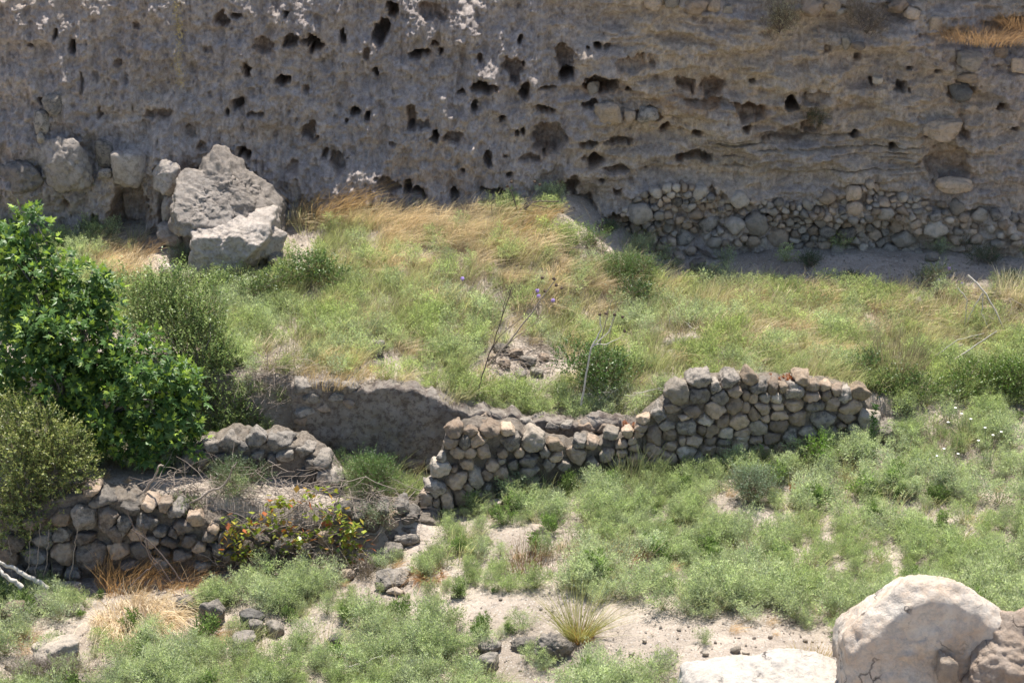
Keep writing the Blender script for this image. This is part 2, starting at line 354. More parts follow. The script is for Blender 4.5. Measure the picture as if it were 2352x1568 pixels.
for (u, v, ru, rv, h) in BUMPS:
    q = ((U+wu*1.5-u)/ru)**2 + ((Vp+wv_-v)/rv)**2; top = sst(v-rv*1.1, v-rv*.8, Vp+wv_)
    D += h*np.exp(-q*.8)*(.35+.65*top)
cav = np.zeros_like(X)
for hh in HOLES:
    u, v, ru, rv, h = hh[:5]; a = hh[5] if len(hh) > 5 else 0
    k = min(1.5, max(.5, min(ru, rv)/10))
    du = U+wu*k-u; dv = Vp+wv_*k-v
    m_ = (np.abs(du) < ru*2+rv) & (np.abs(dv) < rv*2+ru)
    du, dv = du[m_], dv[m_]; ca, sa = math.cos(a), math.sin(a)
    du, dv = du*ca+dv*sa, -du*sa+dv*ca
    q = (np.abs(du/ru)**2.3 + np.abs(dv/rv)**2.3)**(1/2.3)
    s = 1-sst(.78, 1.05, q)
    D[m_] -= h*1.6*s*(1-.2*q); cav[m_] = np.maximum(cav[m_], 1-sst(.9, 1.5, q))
# slow pulses: small random pits all over
for s_, fr_, th, am in ((51, 1.9, .66, .40), (52, 4.2, .72, .22), (53, 8.0, .70, .10)):
    n = vn(X*fr_, 5, Z*fr_*.8, s_)
    D -= am*np.maximum(0, n-th)*1.6
D += .022*fbm(X*30, 0, Z*22, 61, 2)
topz = 6.9 + 2.5*sst(2, 5, X) + .25*vn(X*.5, 0, 0, 71)
recede = np.maximum(0, Z-topz)
Yc = YB - D + recede*1.2
# talus skirt so the foot meets the ground
P = np.stack([X, Yc, np.minimum(Z, topz+.3*recede)], -1)
back_row = P[-1].copy(); back_row[:, 1] = 400; back_row[:, 2] = 10.6
P = np.concatenate([P, back_row[None]], 0)
# true colour of the beds: grey marl on the left, ochre on the right and round the cavities
n1 = fbm(X*.7, 2, Z*1.1, 81, 4); n2 = fbm(X*3, 2, Z*5, 82, 4)
gm = np.array([.475, .415, .38]); oc = np.array([.575, .465, .35]); rd = np.array([.38, .25, .155])
wo = np.clip(right_*.45 + .08 + .6*n1*(.6+right_) + .35*n2, 0, 1)
C = gm*(1-wo[..., None]) + oc*wo[..., None]
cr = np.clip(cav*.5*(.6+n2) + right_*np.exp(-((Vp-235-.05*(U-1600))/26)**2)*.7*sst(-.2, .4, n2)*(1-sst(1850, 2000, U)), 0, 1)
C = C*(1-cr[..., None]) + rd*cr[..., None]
C *= (1 + .18*n2 + .1*n1)[..., None]
lw = lay*np.clip(.5+vn(X*.7, 2, zl*12, 45), 0, 1)*.5; C = C*(1-lw[..., None]) + np.array([.45, .38, .28])*lw[..., None]
ln_ = lay*np.clip((vn(X*.9, 4, zl*34, 47)-.45)*6, 0, 1)*np.clip(vn(X*1.6, 0, Z*4, 48)*3+.6, 0, 1); D2 = ln_; C = C*(1-.62*ln_[..., None])
C = np.concatenate([C, C[-1:]], 0)
m_cliff, t, b = newmat('eroded marl'); pos = N_(t, 'ShaderNodeNewGeometry').outputs['Position']
at_ = N_(t, 'ShaderNodeAttribute', attribute_name='Col').outputs['Color']
c = mix(t, ramp(t, noise_n(t, scaled(t, pos, (1, 1, .7)), 11, 8, .72, .3), [(.38, .0), (.62, .9)]), at_, mix(t, 1., at_, (.60, .575, .56), 'MULTIPLY'))
c = mix(t, ramp(t, noise_n(t, pos, 5, 7, .65), [(.55, 0.), (.7, .6)]), c, mix(t, 1., at_, (1.3, 1.3, 1.32), 'MULTIPLY'))
c = mix(t, ramp(t, noise_n(t, scaled(t, pos, (34, 34, 6)), 1, 4, .6), [(.66, 0.), (.72, .75)]), c, (.55, .54, .54))     # thin pale streaks drawn out vertically
c = mix(t, ramp(t, noise_n(t, pos, 26, 5, .7), [(.60, 0.), (.70, .7)]), c, (.11, .095, .085))
t.links.new(c, b.inputs['Base Color']); b.inputs['Roughness'].default_value = .95; b.inputs['Specular IOR Level'].default_value = .15
h1 = bump(t, b, noise_n(t, scaled(t, pos, (1, 1, .6)), 12, 9, .7), .9, .07); bump(t, b, noise_n(t, pos, 45, 6, .7), .8, .02, h1)
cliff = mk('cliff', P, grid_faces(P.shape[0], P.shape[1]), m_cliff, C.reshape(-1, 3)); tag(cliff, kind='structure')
def cliff_y(u, v):
    x, y, z = at(u, v, 36.6)
    for _ in range(4):
        i = np.abs(cx-x).argmin(); j = np.abs(cz-z).argmin(); y = Yc[j, i]; x, y, z = at(u, v, y)
    return float(y)
# smoother "pre-hole" face for stones that sit in the face
def face_y(u, v):
    x, y, z = at(u, v, 36.6)
    for _ in range(3): y = float(cliff_base(x, z)); x, y, z = at(u, v, y)
    return y-.05

# ------------------------------------------------------------------ stones laid by cell: used for walls and the rubble band
def cell_stones(name, seeds, Yf, mat_pick, parent=None, lvl=3, depth=.8, proud=0., maxparts=100, tilt=.0, label=None, cat=None, group=None, p=34, gap=.99):
    """seeds: (u, v, w, h) of each stone in the picture; Yf(u) the distance of the wall's face there"""
    S = np.array([s[:4] for s in seeds], float); n = len(S); out = []
    Yv = np.array([Yf(u, v) for u, v in S[:, :2]]); X0, Y0, Z0 = at(S[:, 0], S[:, 1], Yv)
    k = FPX/(Yv*1.07); A = S[:, 2]/2/k*1.12; B = S[:, 3]/2/k/.91*1.06
    area = np.argsort(-(A*B)); small = []
    for rank, i in enumerate(area):
        rg = np.random.default_rng(i*7+n)
        dx = X0-X0[i]; dz = Z0-Z0[i]; d = np.hypot(dx, dz)
        nb = [j for j in np.argsort(d)[1:14] if d[j] < 2.6*max(A[i]+A[j], B[i]+B[j]) and d[j] > .01]
        Nn, H = [], []
        for j in nb:
            nx, nz = dx[j]/d[j], dz[j]/d[j]
            ri = 1/math.hypot(nx/A[i], nz/B[i]); rj = 1/math.hypot(nx/A[j], nz/B[j])
            if ri+rj < d[j]*.85: continue
            Nn.append((nx, rg.uniform(-.3, .2), nz)); H.append(max(.35*ri, min(1.2*ri, d[j]*ri/(ri+rj)*gap)))
        a0 = rg.uniform(0, .8)
        for q in range(6):
            a = a0+q*math.pi/3+rg.normal()*.2; nx, nz = math.cos(a), math.sin(a)
            Nn.append((nx, rg.uniform(-.25, .25), nz)); H.append(rg.uniform(.90, 1.22)/math.hypot(nx/A[i], nz/B[i]))
        dd = depth*min(max(A[i], B[i]), .22)+.03
        for q in range(4): Nn.append((rg.normal()*.4, -1, rg.normal()*.4+tilt)); H.append(dd*rg.uniform(.9, 1.1))
        Nn.append((0, 1, 0)); H.append(dd*1.2)
        Nn += [(rg.normal(), -1.2, rg.normal()) for _ in range(3)]; H += [dd*1.15]*3
        V, F = hull(Nn, H, lvl if rank < 70 else 3, p, .10, int(i*13+n), 3.4)
        V = V + np.array([X0[i], Y0[i]+dd*.7-proud-rg.uniform(0, .03), Z0[i]])
        if rank < maxparts:
            c0 = np.array([X0[i], Y0[i], Z0[i]])
            if parent is not None: o = mk(name, V, F, mat_pick(rg, i, S[i]), parent=parent)
            else: o = tag(mk(name, V, F, mat_pick(rg, i, S[i]), loc=c0), label(S[i], rg), cat, group)
            out.append(o)
        else: small.append((V, F))
    if small:
        V, F = join(small); o = mk('small_stones', V, F, mat_pick(np.random.default_rng(1), 0, S[0]), parent=parent); o['kind'] = 'stuff'
    return out
def wall_core(name, us, vtop, vbase, Yf, thick, mat, parent, inset=.05, seed=0, nu=None, rough=.05, toprough=.05, lean=0.):
    """earth-and-mortar body of a wall: face, top and back as one closed skin"""
    u = np.linspace(us[0], us[-1], nu or int((us[-1]-us[0])/3.2)); vt = np.interp(u, us, vtop); vb = np.interp(u, us, vbase)
    Y = np.array([Yf(a, 0) for a in u])+inset
    xt, _, zt = at(u, vt, Y); xb, _, zb = at(u, vb, Y); zb = zb-.25
    zt = zt + toprough*fbm(xt*4, 0, 0, seed, 4)
    nf, ntp = 34, 12; rows = []
    for k in range(nf):
        f = k/(nf-1); zz = zb+(zt-zb)*f; xx = xt
        yy = Y + lean*(zz-zb) - rough*fbm(xx*2.3, 0, zz*2.3, seed+3, 4, .6)*min(1, (nf-1-k)/3+.3) - rough*.35*fbm(xx*11, 0, zz*11, seed+5, 3)
        rows.append(np.stack([xx, yy, zz], -1))
    yt0 = rows[-1][:, 1]
    for k in range(1, ntp+1):
        f = k/ntp; yy = yt0+thick*f; zz = zt + toprough*.9*fbm(xt*5, yy*5, 0, seed+7, 4)*math.sin(f*math.pi) + .04*math.sin(f*math.pi)
        rows.append(np.stack([xt, yy, zz], -1))
    for k in range(1, 5):
        f = k/4; rows.append(np.stack([xt, yt0+thick, zt+(zb-zt)*f], -1))
    V = np.array(rows); nr, nc = V.shape[:2]; F = grid_faces(nr, nc)
    n0 = V.reshape(-1, 3).shape[0]; VV = V.reshape(-1, 3)
    caps = []
    for c_ in (0, nc-1):       # end caps
        ids = np.arange(nr)*nc+c_; cen = VV[ids].mean(0); VV = np.vstack([VV, cen]); ci = len(VV)-1
        caps.append(np.stack([ids, np.roll(ids, -1), np.full(nr, ci)], -1))
    return mk(name, VV, [F, np.vstack(caps)], mat, parent=parent)
# ------------------------------------------------------------------ walls
def YW(u, v=0): return float(np.interp(u, [940, 1000, 1130, 1480, 1700, 2080], [28.55, 28.75, 29.1, 29.85, 30.15, 30.6]))
def crop(lst, ox, oy, k): return [(ox+x*k, oy+y*k, w_*k, h_*k) for x, y, w_, h_ in lst]
SR = crop([(545,740,150,60),(640,768,60,60),(715,733,140,55),(835,722,110,50),(1125,718,130,42),(435,800,140,95),(550,812,105,88),(730,782,120,45),(880,765,95,55),(962,765,60,62),
(1015,770,50,50),(1075,785,120,80),(1180,760,80,50),(1250,760,65,45),(1310,785,65,48),(1440,793,110,62),(400,885,90,45),(672,820,95,72),(812,810,42,55),(852,825,50,50),(915,820,60,45),
(980,825,55,52),(1175,812,100,50),(1262,808,60,58),(1362,815,78,75),(515,885,120,42),(638,887,115,88),(745,868,90,78),(805,882,55,60),(900,875,110,50),(985,870,70,42),(1075,860,100,58),
(1192,865,105,55),(1290,858,72,85),(1388,875,120,82),(330,920,110,60),(465,930,135,30),(590,950,110,50),(682,955,72,52),(768,950,105,72),(855,908,70,60),(915,935,60,42),(992,915,110,42),
(1092,932,90,72),(1235,945,140,85),(1375,935,115,52),(370,977,80,45),(477,988,105,82),(570,1000,60,50),(612,1010,80,60),(702,1018,85,62),(795,1012,90,52),(877,985,95,85),(1000,975,125,60),
(1160,1007,145,52),(1340,980,62,36),(1300,1028,130,68),(1432,1000,115,85),(385,1030,72,60),(522,1062,92,58),(458,1062,46,48),(615,1062,66,42),(690,1068,88,38),(790,1045,90,50),(860,1060,88,46),
(955,1052,98,62),(1058,1042,82,88),(1140,1070,90,70),(1250,1095,95,55),(392,1090,72,50),(472,1122,128,68),(600,1112,82,60),(682,1117,82,56),(776,1092,98,78),(890,1107,112,62),(1000,1102,72,72),
(1068,1127,70,58),(370,1152,125,62),(640,1167,112,42),(552,1155,70,45),(740,1152,72,42),(830,1162,85,50),(960,1157,100,55),(300,1035,80,85),(1075,1185,90,50),(1170,1130,80,50),(1350,1090,90,50)], 1378, 574, .4141)
SM = crop([(240,940,62,46),(230,985,60,40),(215,1015,58,36),(160,1010,52,50),(60,1022,95,42),(120,1080,52,38),(180,1058,42,40),(190,1092,50,36),(40,1142,82,60),(120,1125,62,42),(90,1182,90,60),(200,1160,100,60),
(290,1110,80,70),(290,1175,80,60)], 1378, 574, .4141) + crop([(785,30,112,62),(760,108,80,60),(710,200,52,42),(880,40,60,50),(920,92,85,80),(1000,32,125,60),(1112,42,85,52),(1132,100,115,78),(1265,98,142,102),
(700,257,115,76),(850,108,72,62),(808,165,80,60),(880,170,72,60),(962,165,72,66),(1082,172,60,50),(1075,216,42,38),(1022,245,92,56),(788,265,40,30),(860,238,90,60),(665,385,122,86),(800,335,128,90),(912,335,108,115),
(985,305,60,60),(1070,290,72,66),(990,380,46,42),(870,377,56,42),(735,455,86,110),(838,435,120,112),(950,450,52,82),(1000,432,60,62),(612,450,82,80),(680,470,42,52),(905,420,26,42),(650,520,90,66),(880,512,140,60),
(1045,500,92,60),(1230,217,130,62),(1242,282,165,56),(1252,345,122,42),(1290,390,125,50),(1400,128,102,62),(1405,190,90,50),(1530,187,108,82),(1552,112,80,60),(1622,112,80,62),(1335,165,60,50),(1180,170,50,60),
(1620,232,70,50),(1700,185,60,50),(1365,240,72,50),(1455,245,85,52),(1150,240,60,60),(1130,350,80,60)], 746.6, 976, .3776)
def pickw(rg, i, s):
    return [M_tan, M_lime, M_tan2, M_pale2][rg.choice(4, p=[.38, .18, .32, .12])]
M_tan2 = stone_mat('brown fieldstone', (.43, .30, .20), (.35, .27, .20), (.12, .10, .085), .42)
M_pale2 = stone_mat('pale fieldstone', (.52, .43, .33), (.43, .36, .285), (.2, .19, .17), .5)
M_core = stone_mat('mortar and earth', (.24, .19, .145), (.16, .13, .10), (.07, .06, .05), .6)
u_ = np.array
def build_wall(name, label, seeds, us, vt, vb, Yf, thick, seed, pick, corem, **k):
    c0 = at(float(np.mean(us)), float(np.mean(vb)), Yf(float(np.mean(us)), 0))
    r = empty(name, c0, label, 'wall')
    wall_core('earth_core', us, vt, vb, Yf, thick, corem, r, seed=seed, **k)
    return r
# upright, courses of fieldstone on the right
rt = build_wall('fieldstone_wall', 'tallest stone wall, neat courses of tan and grey fieldstone standing in green weeds on the right', SR,
  [1478,1490,1530,1562,1600,1700,1800,1900,1965,2000,2012], [975,962,928,900,885,876,882,888,905,935,985], [1110,1108,1104,1102,1100,1092,1084,1075,1065,1055,1045], YW, .5, 3, pickw, M_core, rough=.04, inset=.085)
cell_stones('stone', SR, YW, pickw, parent=rt, lvl=4)
# lower, broken middle stretch
rm = build_wall('broken_stone_wall', 'lower ruined middle stretch of stone wall, ragged top and stepped left end with rounded boulders', SM,
  [950,985,1008,1028,1050,1100,1180,1230,1300,1400,1440,1477], [1170,1120,1065,1000,985,982,988,1006,1022,1018,1000,978], [1200,1192,1188,1186,1184,1178,1165,1155,1140,1120,1115,1112], YW, .45, 5, pickw, M_core, rough=.05, inset=.09, toprough=.1)
cell_stones('stone', SM, YW, pickw, parent=rm, lvl=4, proud=.03)
# earthen wall behind
def YE(u, v=0): return float(np.interp(u, [660, 1000, 1490], [30.1, 30.12, 30.18]))
re_ = empty('earthen_wall', at(850, 1070, 30.1), 'smooth grey earthen wall with curved top edge behind the excavated pit', 'wall')
wall_core('plaster_face', [668,700,760,850,930,980,1030,1080,1130,1200,1300,1400,1490], [892,884,886,892,893,903,932,950,955,966,975,976,966], [1075]*13, YE, .38, M_mud, re_, seed=21, rough=.08, toprough=.12, inset=.03)
SE = [(700,893,60,18),(755,889,80,20),(800,893,50,18),(716,915,60,20),(775,912,50,16),(700,945,50,18),(742,938,40,14),(690,968,40,16),(800,925,40,14),(955,1070,45,28),(990,1065,26,20),
      (930,1095,50,30),(985,1100,40,26),(1110,965,50,16),(1160,972,40,16),(1210,975,40,18),(1270,985,36,18),(1300,980,30,16),(1345,985,36,20),(1395,990,50,24),(1245,1000,40,16)]
cell_stones('stone', SE, lambda u, v: YE(u)-.02, lambda rg, i, s: M_lime if rg.random() < .7 else M_tan2, parent=re_, lvl=4, depth=.5)
M_lime2 = stone_mat('shade toned limestone', (.27, .235, .20), (.19, .165, .14), (.07, .065, .06), .7)  # limestone colour darkened to carry the shade on the lower left wall
M_lime2b = stone_mat('shade toned fieldstone', (.22, .17, .13), (.15, .12, .10), (.06, .05, .045), .6)  # browner fieldstone for that wall, its shade put into the colour too
# lower left retaining wall
def YL(u, v=0): return float(np.interp(u, [0, 500, 1000], [27.6, 27.7, 28.25]))
SL = crop([(560,402,170,46),(615,458,270,64),(190,590,155,72),(375,560,110,100),(520,560,150,132),(645,570,130,135),(270,700,110,92),(378,670,112,82),(512,690,140,72),(200,790,180,92),(390,782,130,125),(552,792,170,155),
(250,872,160,82),(440,902,100,82),(705,650,90,90),(765,610,90,110),(830,655,90,80),(905,590,110,62),(790,500,120,56),(905,490,120,52),(1000,480,90,50),(1080,525,120,62),(1180,562,100,62),(1110,612,130,72),(1055,655,70,50),
(980,650,72,60),(1030,705,110,60),(930,705,80,60),(1150,700,90,60),(1205,735,80,56),(1280,672,90,52),(860,745,120,80),(990,770,110,62),(1240,785,90,60),(1300,632,62,52),(720,760,110,90),(1110,795,110,62),(1230,845,140,52),
(780,850,110,60),(980,840,120,60),(1380,690,100,70),(1500,742,112,72),(1420,790,100,70),(1330,750,80,60),(1590,700,80,62),(1640,770,90,60),(1740,720,100,66),(1850,740,95,60),(1940,780,90,50),(2090,518,95,60),(2185,560,145,52),
(2160,622,105,80),(2070,690,90,70),(1970,690,90,62),(2170,712,100,70),(1550,822,120,60),(1680,840,110,56),(1800,815,110,56),(2260,600,90,70),(2280,680,90,60),(110,700,120,90),(90,600,80,80),(60,800,110,90),(90,890,120,70),(340,880,90,70),
(2380,590,110,50),(2500,560,110,56),(2380,670,100,60),(2480,640,90,56),(2440,500,90,50),(2330,510,80,40)], 0, 976, .3776)
rl = build_wall('retaining_wall', 'low dark rubble retaining wall with large rounded stones beside the left shrubs', SL,
  [0,30,80,170,260,330,430,470,520,640,800,900,1010], [1195,1190,1165,1140,1140,1160,1175,1195,1205,1215,1200,1195,1205], [1350,1350,1350,1350,1348,1346,1342,1338,1332,1320,1295,1270,1235], YL, .55, 9, pickw, M_core, rough=.05, inset=.09, toprough=.1)
cell_stones('stone', SL, YL, lambda rg, i, s: [M_tan2, M_lime2, M_lime2b][rg.choice(3, p=[.25, .5, .25])], parent=rl, lvl=4, proud=.04, depth=1.0)
# rubble ridge between the two pits
def YR(u, v=0): return float(np.interp(u, [425, 700, 790], [29.05, 29.1, 28.75]))
SG = crop([(1560,92,130,62),(1400,115,150,62),(1700,112,180,62),(1350,202,92,62),(1232,190,110,82),(1580,172,140,60),(1570,215,92,42),(1850,160,120,62),(1950,232,120,72),(2000,322,130,92),(1280,132,130,50),(1490,205,100,56),
(1745,180,120,62),(1900,232,80,60),(2035,392,86,72),(1650,200,90,56),(1480,130,70,50),(1160,205,100,62),(1120,262,110,60),(1300,262,120,60),(1880,300,90,62)], 0, 976, .3776)
rg_ = build_wall('rubble_ridge', 'crumbled ridge of grey rubble stones with pale tops right of the fig tree', SG,
  [415,440,480,560,650,700,740,775,800], [1060,1035,1022,1012,1018,1035,1062,1105,1150], [1120,1120,1120,1122,1125,1130,1145,1165,1175], YR, .6, 15, pickw, M_core, rough=.07, inset=.02, toprough=.12)
cell_stones('stone', SG, YR, lambda rg, i, s: [M_lime, M_lime2][int(rg.random() < .5)], parent=rg_, lvl=4, proud=.03, depth=1.0)

# ------------------------------------------------------------------ rubble band bedded in the cliff foot, every stone its own thing
BT = [(1420,495),(1470,450),(1500,440),(1540,425),(1600,430),(1650,455),(1750,462),(1850,470),(1940,440),(2000,420),(2050,450),(2120,455),(2200,470),(2280,490),(2352,500)]
BB = [(1420,560),(1470,585),(1540,600),(1600,570),(1660,560),(1760,560),(1850,585),(1930,605),(2000,612),(2080,605),(2120,590),(2200,575),(2280,560),(2352,560)]
rgb = np.random.default_rng(77); cand = []
for _ in range(24000):
    u = rgb.uniform(1425, 2350); a = np.interp(u, *zip(*BT)); bb_ = np.interp(u, *zip(*BB)); v = rgb.uniform(a, bb_)
    dens = 1 if u < 2110 else .45
    if rgb.random() > dens: continue
    w_ = min(64, 13*math.exp(abs(rgb.normal())*.75)+4)*(.8+.3*(v-a)/(bb_-a)); h_ = w_*rgb.uniform(.5, .9)
    if all(((u-c_[0])/(.5*(w_+c_[2])))**2+((v-c_[1])/(.5*(h_+c_[3])))**2 > (.80 if u < 2110 else 1.6) for c_ in cand): cand.append((u, v, w_, h_))
    if len(cand) > 285: break
extra = [(1960,445,34,30),(1962,478,40,30),(2075,548,60,28),(2060,520,48,22),(2040,575,60,26),(1630,515,46,34),(1690,520,38,30),(1735,515,50,40),(1575,548,46,34),(1600,490,30,24)]
cand = [c_ for c_ in cand if all(((c_[0]-e[0])/(.5*(c_[2]+e[2])))**2+((c_[1]-e[1])/(.5*(c_[3]+e[3])))**2 > .8 for e in extra)] + extra
def band_label(s, rg):
    sz = 'large' if s[2] > 36 else 'medium' if s[2] > 22 else 'small'
    wh = 'at the left end of the rubble band by the bare mound' if s[0] < 1620 else 'in the middle of the rubble band below the layered bed' if s[0] < 1900 else 'in the deep heap of the rubble band' if s[0] < 2110 else 'sparsely bedded at the right end of the rubble band'
    fl = 'flattish' if s[3] < .62*s[2] else 'blocky' if s[3] < .78*s[2] else 'rounded'
    if sz != 'large' and rg is not None: sz += [' tan', ' pale', ' grey'][int(round(s[0]*7+s[1]*3)) % 3 if False else PK[round(s[0], 1)]]
    return f'{sz} {fl} stone {wh}'
def grp(s):
    return band_label(s, None)[:200]
PK = {}
def pick_band(rg, i, s):
    k = int(rg.choice(3, p=[.45, .40, .15])); PK[round(s[0], 1)] = k; return [M_tan, M_pale2, M_lime][k]
bs_ = cell_stones('rubble_stone', cand, lambda u, v: min(cliff_y(u, v), face_y(u, v)+.25)-.02, pick_band,
    maxparts=400, label=band_label, cat='stone', group='stones bedded in the cliff foot', lvl=3, depth=1.0, proud=.05)
for o in bs_: o['group'] = o['label'].replace(' stone ', ' stones ')

# ------------------------------------------------------------------ single stones
def put_rock(label, u, v, w_, h_, mat, seed, Y=None, dep=.9, name='rock', cat='rock', l=4, rough=.12, rot=None, group=None, npl=13, p=11):
    rg = np.random.default_rng(seed)
    if Y is None: Y = gp(u, v+h_*.42)[1]-.02
    k = FPX/(Y*1.07); sx = w_/2/k; sz = h_/2/k/.93; sy = dep*min(sx, sz*1.6)
    V, F = rock(seed, sx*1.08, sy, sz*1.1, l, npl, p, rough, rot or (rg.normal()*.12, rg.normal()*.1, rg.normal()*.3))
    c = np.array(at(u, v, Y+sy*.15)); return tag(mk(name, V+c, F, mat, loc=c), label, cat, group)
R = put_rock
FY = lambda u, v: min(face_y(u, v), cliff_y(u, v)-.02)
R('large marl boulder with sunlit pitted top bulging from the cliff above the fig tree', 138, 378, 118, 112, M_marl, 301, FY(138,378)-.12, name='boulder', cat='boulder', l=5, dep=.7)
R('rounded grey boulder low in the cliff, left of the pitted boulder', 48, 412, 100, 80, M_marl, 302, FY(48,412)-.08, name='boulder', cat='boulder', dep=.7, l=5)
R('smooth grey rounded stone beside the black hole in the upper left cliff', 122, 239, 44, 52, M_lime, 303, FY(122,239)-.05, p=8)
R('bluish grey stone just below the rounded stone in the left cliff', 95, 281, 42, 56, M_lime, 304, FY(95,281)-.06)
R('small pale stone hanging under the bluish grey stone on the left cliff', 94, 318, 18, 26, M_pale2, 305, FY(94,318)-.05)
R('small grey stone right of the pitted boulder in the left cliff', 240, 352, 46, 60, M_lime, 306, FY(240,352)-.05)
R('blue grey wedge stone under the flat ledge in the left cliff', 243, 398, 30, 24, M_lime, 307, FY(243,398)-.08)
R('flat topped block of marl forming a ledge above the niche in the left cliff', 300, 388, 88, 92, M_marl, 308, FY(300,388)-.05, name='block', cat='block', dep=.6, rot=(0,.0,.1), p=16)
R('upper rounded grey boulder bulging left of the sunlit fallen block', 385, 405, 66, 72, M_marl, 309, FY(385,405)-.25, name='boulder', cat='boulder', l=5, dep=.9, p=9)
R('lower rounded grey boulder wedged left of the fallen block', 393, 478, 50, 70, M_marl, 310, FY(393,478)-.3, name='boulder', cat='boulder', l=5, dep=.9)
R('shaded squat boulder under the fallen block beside the dark gap', 398, 540, 70, 50, M_marl, 311, 35.75, name='boulder', cat='boulder', dep=.9)
# fallen blocks
def blk(label, u, v, Y, Nn, H, mat, seed, rough=.06, l=5, p=14, cat='boulder', name='boulder', fr=3.):
    k = FPX/(Y*1.07); c = np.array(at(u, v, Y)); V, F = hull(Nn, np.array(H)/k, l, p, rough, seed, fr)
    return tag(mk(name, V+c, F, mat, loc=c), label, cat)
blk('big sunlit fallen block with sloping pitted top and shaded front face', 466, 484, 35.2,
    [(0,-1,.0),(.12,-.75,.8),(-1,-.2,.25),(-.85,-.4,-.1),(1,-.25,.15),(.7,-.5,.6),(-.1,-.3,-1),(.2,.2,1),(0,1,0),(-.5,-.3,.8)], [60,30,66,70,76,68,58,92,50,74], M_marl, 321, .09, l=6, p=30)
blk('sunlit talus ridge of crumbled marl sloping right behind the fallen block', 508, 462, 35.6,
    [(0,-1,.8),(.66,-.25,.72),(1,-.2,.1),(-.85,-.1,.55),(0,0,-1),(0,1,0),(.1,-.1,1),(.5,-.8,.2),(-.9,-.5,.0)], [54,66,118,72,150,70,112,84,80], M_marl, 322, .10, l=6, fr=4.5, p=24)
blk('lower fallen block with grey face and sunlit right shoulder', 530, 570, 34.75,
    [(-.1,-1,.05),(.45,-.6,.75),(-1,-.1,.1),(1,-.2,0),(0,0,-1),(0,1,0),(-.1,-.25,1),(.7,-.4,-.5)], [50,72,90,92,50,70,54,60], M_marl, 323, .09, l=6, p=26)
R('grey boulder with lit top at the right foot of the fallen blocks', 619, 552, 66, 74, M_marl, 324, 34.95, name='boulder', cat='boulder', l=5, p=14)
R('small dark stone under the grey boulder beside the bare slope', 632, 598, 42, 36, M_lime, 325)
R('narrow upright grey stone between the lower fallen block and the boulder', 597, 592, 24, 44, M_lime, 326)
R('small lit stone at the top of the fallen talus', 574, 437, 46, 30, M_marl, 327, 35.9)
R('jumble stone sunlit beside the green tuft below the cliff', 385, 620, 50, 26, M_pale2, 328); R('second low stone right of the sunlit jumble stone', 425, 640, 40, 30, M_pale2, 329)
R('low rounded stone under the fallen blocks above green weeds', 545, 608, 60, 22, M_lime, 330)
# stones in the cliff
R('large rounded tan stone set in the middle of the cliff', 1396, 262, 66, 52, M_tan, 341, FY(1396,262)-.06, name='boulder', cat='boulder', p=9, dep=.6, l=5)
R('small tan stone right of the large rounded tan stone in the cliff', 1446, 268, 32, 28, M_tan, 342, FY(1446,268)-.04)
R('flattened grey tan stone with dark top in the cliff', 1490, 263, 50, 32, M_lime, 343, FY(1490,263)-.04)
R('tiny upright stone between the two small cliff stones', 1437, 283, 13, 20, M_tan, 350, FY(1437,283)-.03)
R('pale round stone sitting inside the wide dark cliff cavity', 1363, 203, 30, 28, M_pale2, 344, FY(1363,203)+.12)
R('angular yellowish block jutting from the upper right cliff', 2228, 138, 62, 40, M_pale2, 345, FY(2228,138)-.12, name='block', cat='block', p=16, npl=9)
R('tan stone just below the angular yellowish block', 2224, 178, 48, 22, M_tan, 346, FY(2224,178)-.02)
R('dark grey slab half sunk in the upper right cliff', 2205, 211, 62, 38, M_dark2 if 'M_dark2' in globals() else stone_mat('slate', (.17,.16,.155), (.2,.19,.18), (.09,.085,.08), .5), 347, FY(2205,211)-.02, dep=.5)
R('small pale stone high in the right cliff', 2016, 183, 22, 16, M_pale2, 348, FY(2016,183)-.03)
R('wide pale tan stone under the concave hollow in the right cliff', 2190, 425, 90, 34, M_tan, 349, FY(2190,425)-.04, dep=.5)
R('broad tan bulging stone left of the vertical gully in the right cliff', 2160, 300, 90, 46, M_tan, 351, FY(2160,300)-.04, dep=.5, name='boulder', cat='boulder', l=5)
CS = [(1500,8,46,28,'first stone from the left in the cliff top course, tan and blocky'),(1545,6,34,26,'second stone from the left in the cliff top course'),(1597,14,60,36,'widest pale stone in the cliff top course left of the dry shrubs'),
 (1640,10,30,30,'tan stone just right of the widest stone in the cliff top course'),(1668,22,26,18,'small stone ending the cliff top course, left of the straw shrub'),(1865,14,52,40,'squarish stone between the two dry shrubs, left and largest'),
 (1912,10,40,26,'tan stone between the two dry shrubs touching the right shrub'),(1930,26,28,18,'small stone tucked under the right dry shrub'),(2060,14,50,30,'brown stone at the left of the upper right ledge rubble'),
 (2095,30,44,26,'tan stone by the orange ledge grass, upper right'),(1945,100,22,30,'narrow upright stone below the right dry shrub'),(1972,106,34,16,'flat stone below the right dry shrub'),(2150,60,30,40,'upright stone left of the orange ledge grass'),
 (2260,100,26,20,'small tan stone under the orange ledge grass'),(2300,118,30,20,'small stone below the right end of the ledge grass'),(2340,150,40,30,'brown stone at the right border below the ledge grass')]
for i, (u, v, w_, h_, lb) in enumerate(CS): R(lb, u, v, w_, h_, [M_tan, M_pale2, M_tan2][i % 3], 360+i, FY(u, v)-.03, name='cliff_stone', cat='stone')
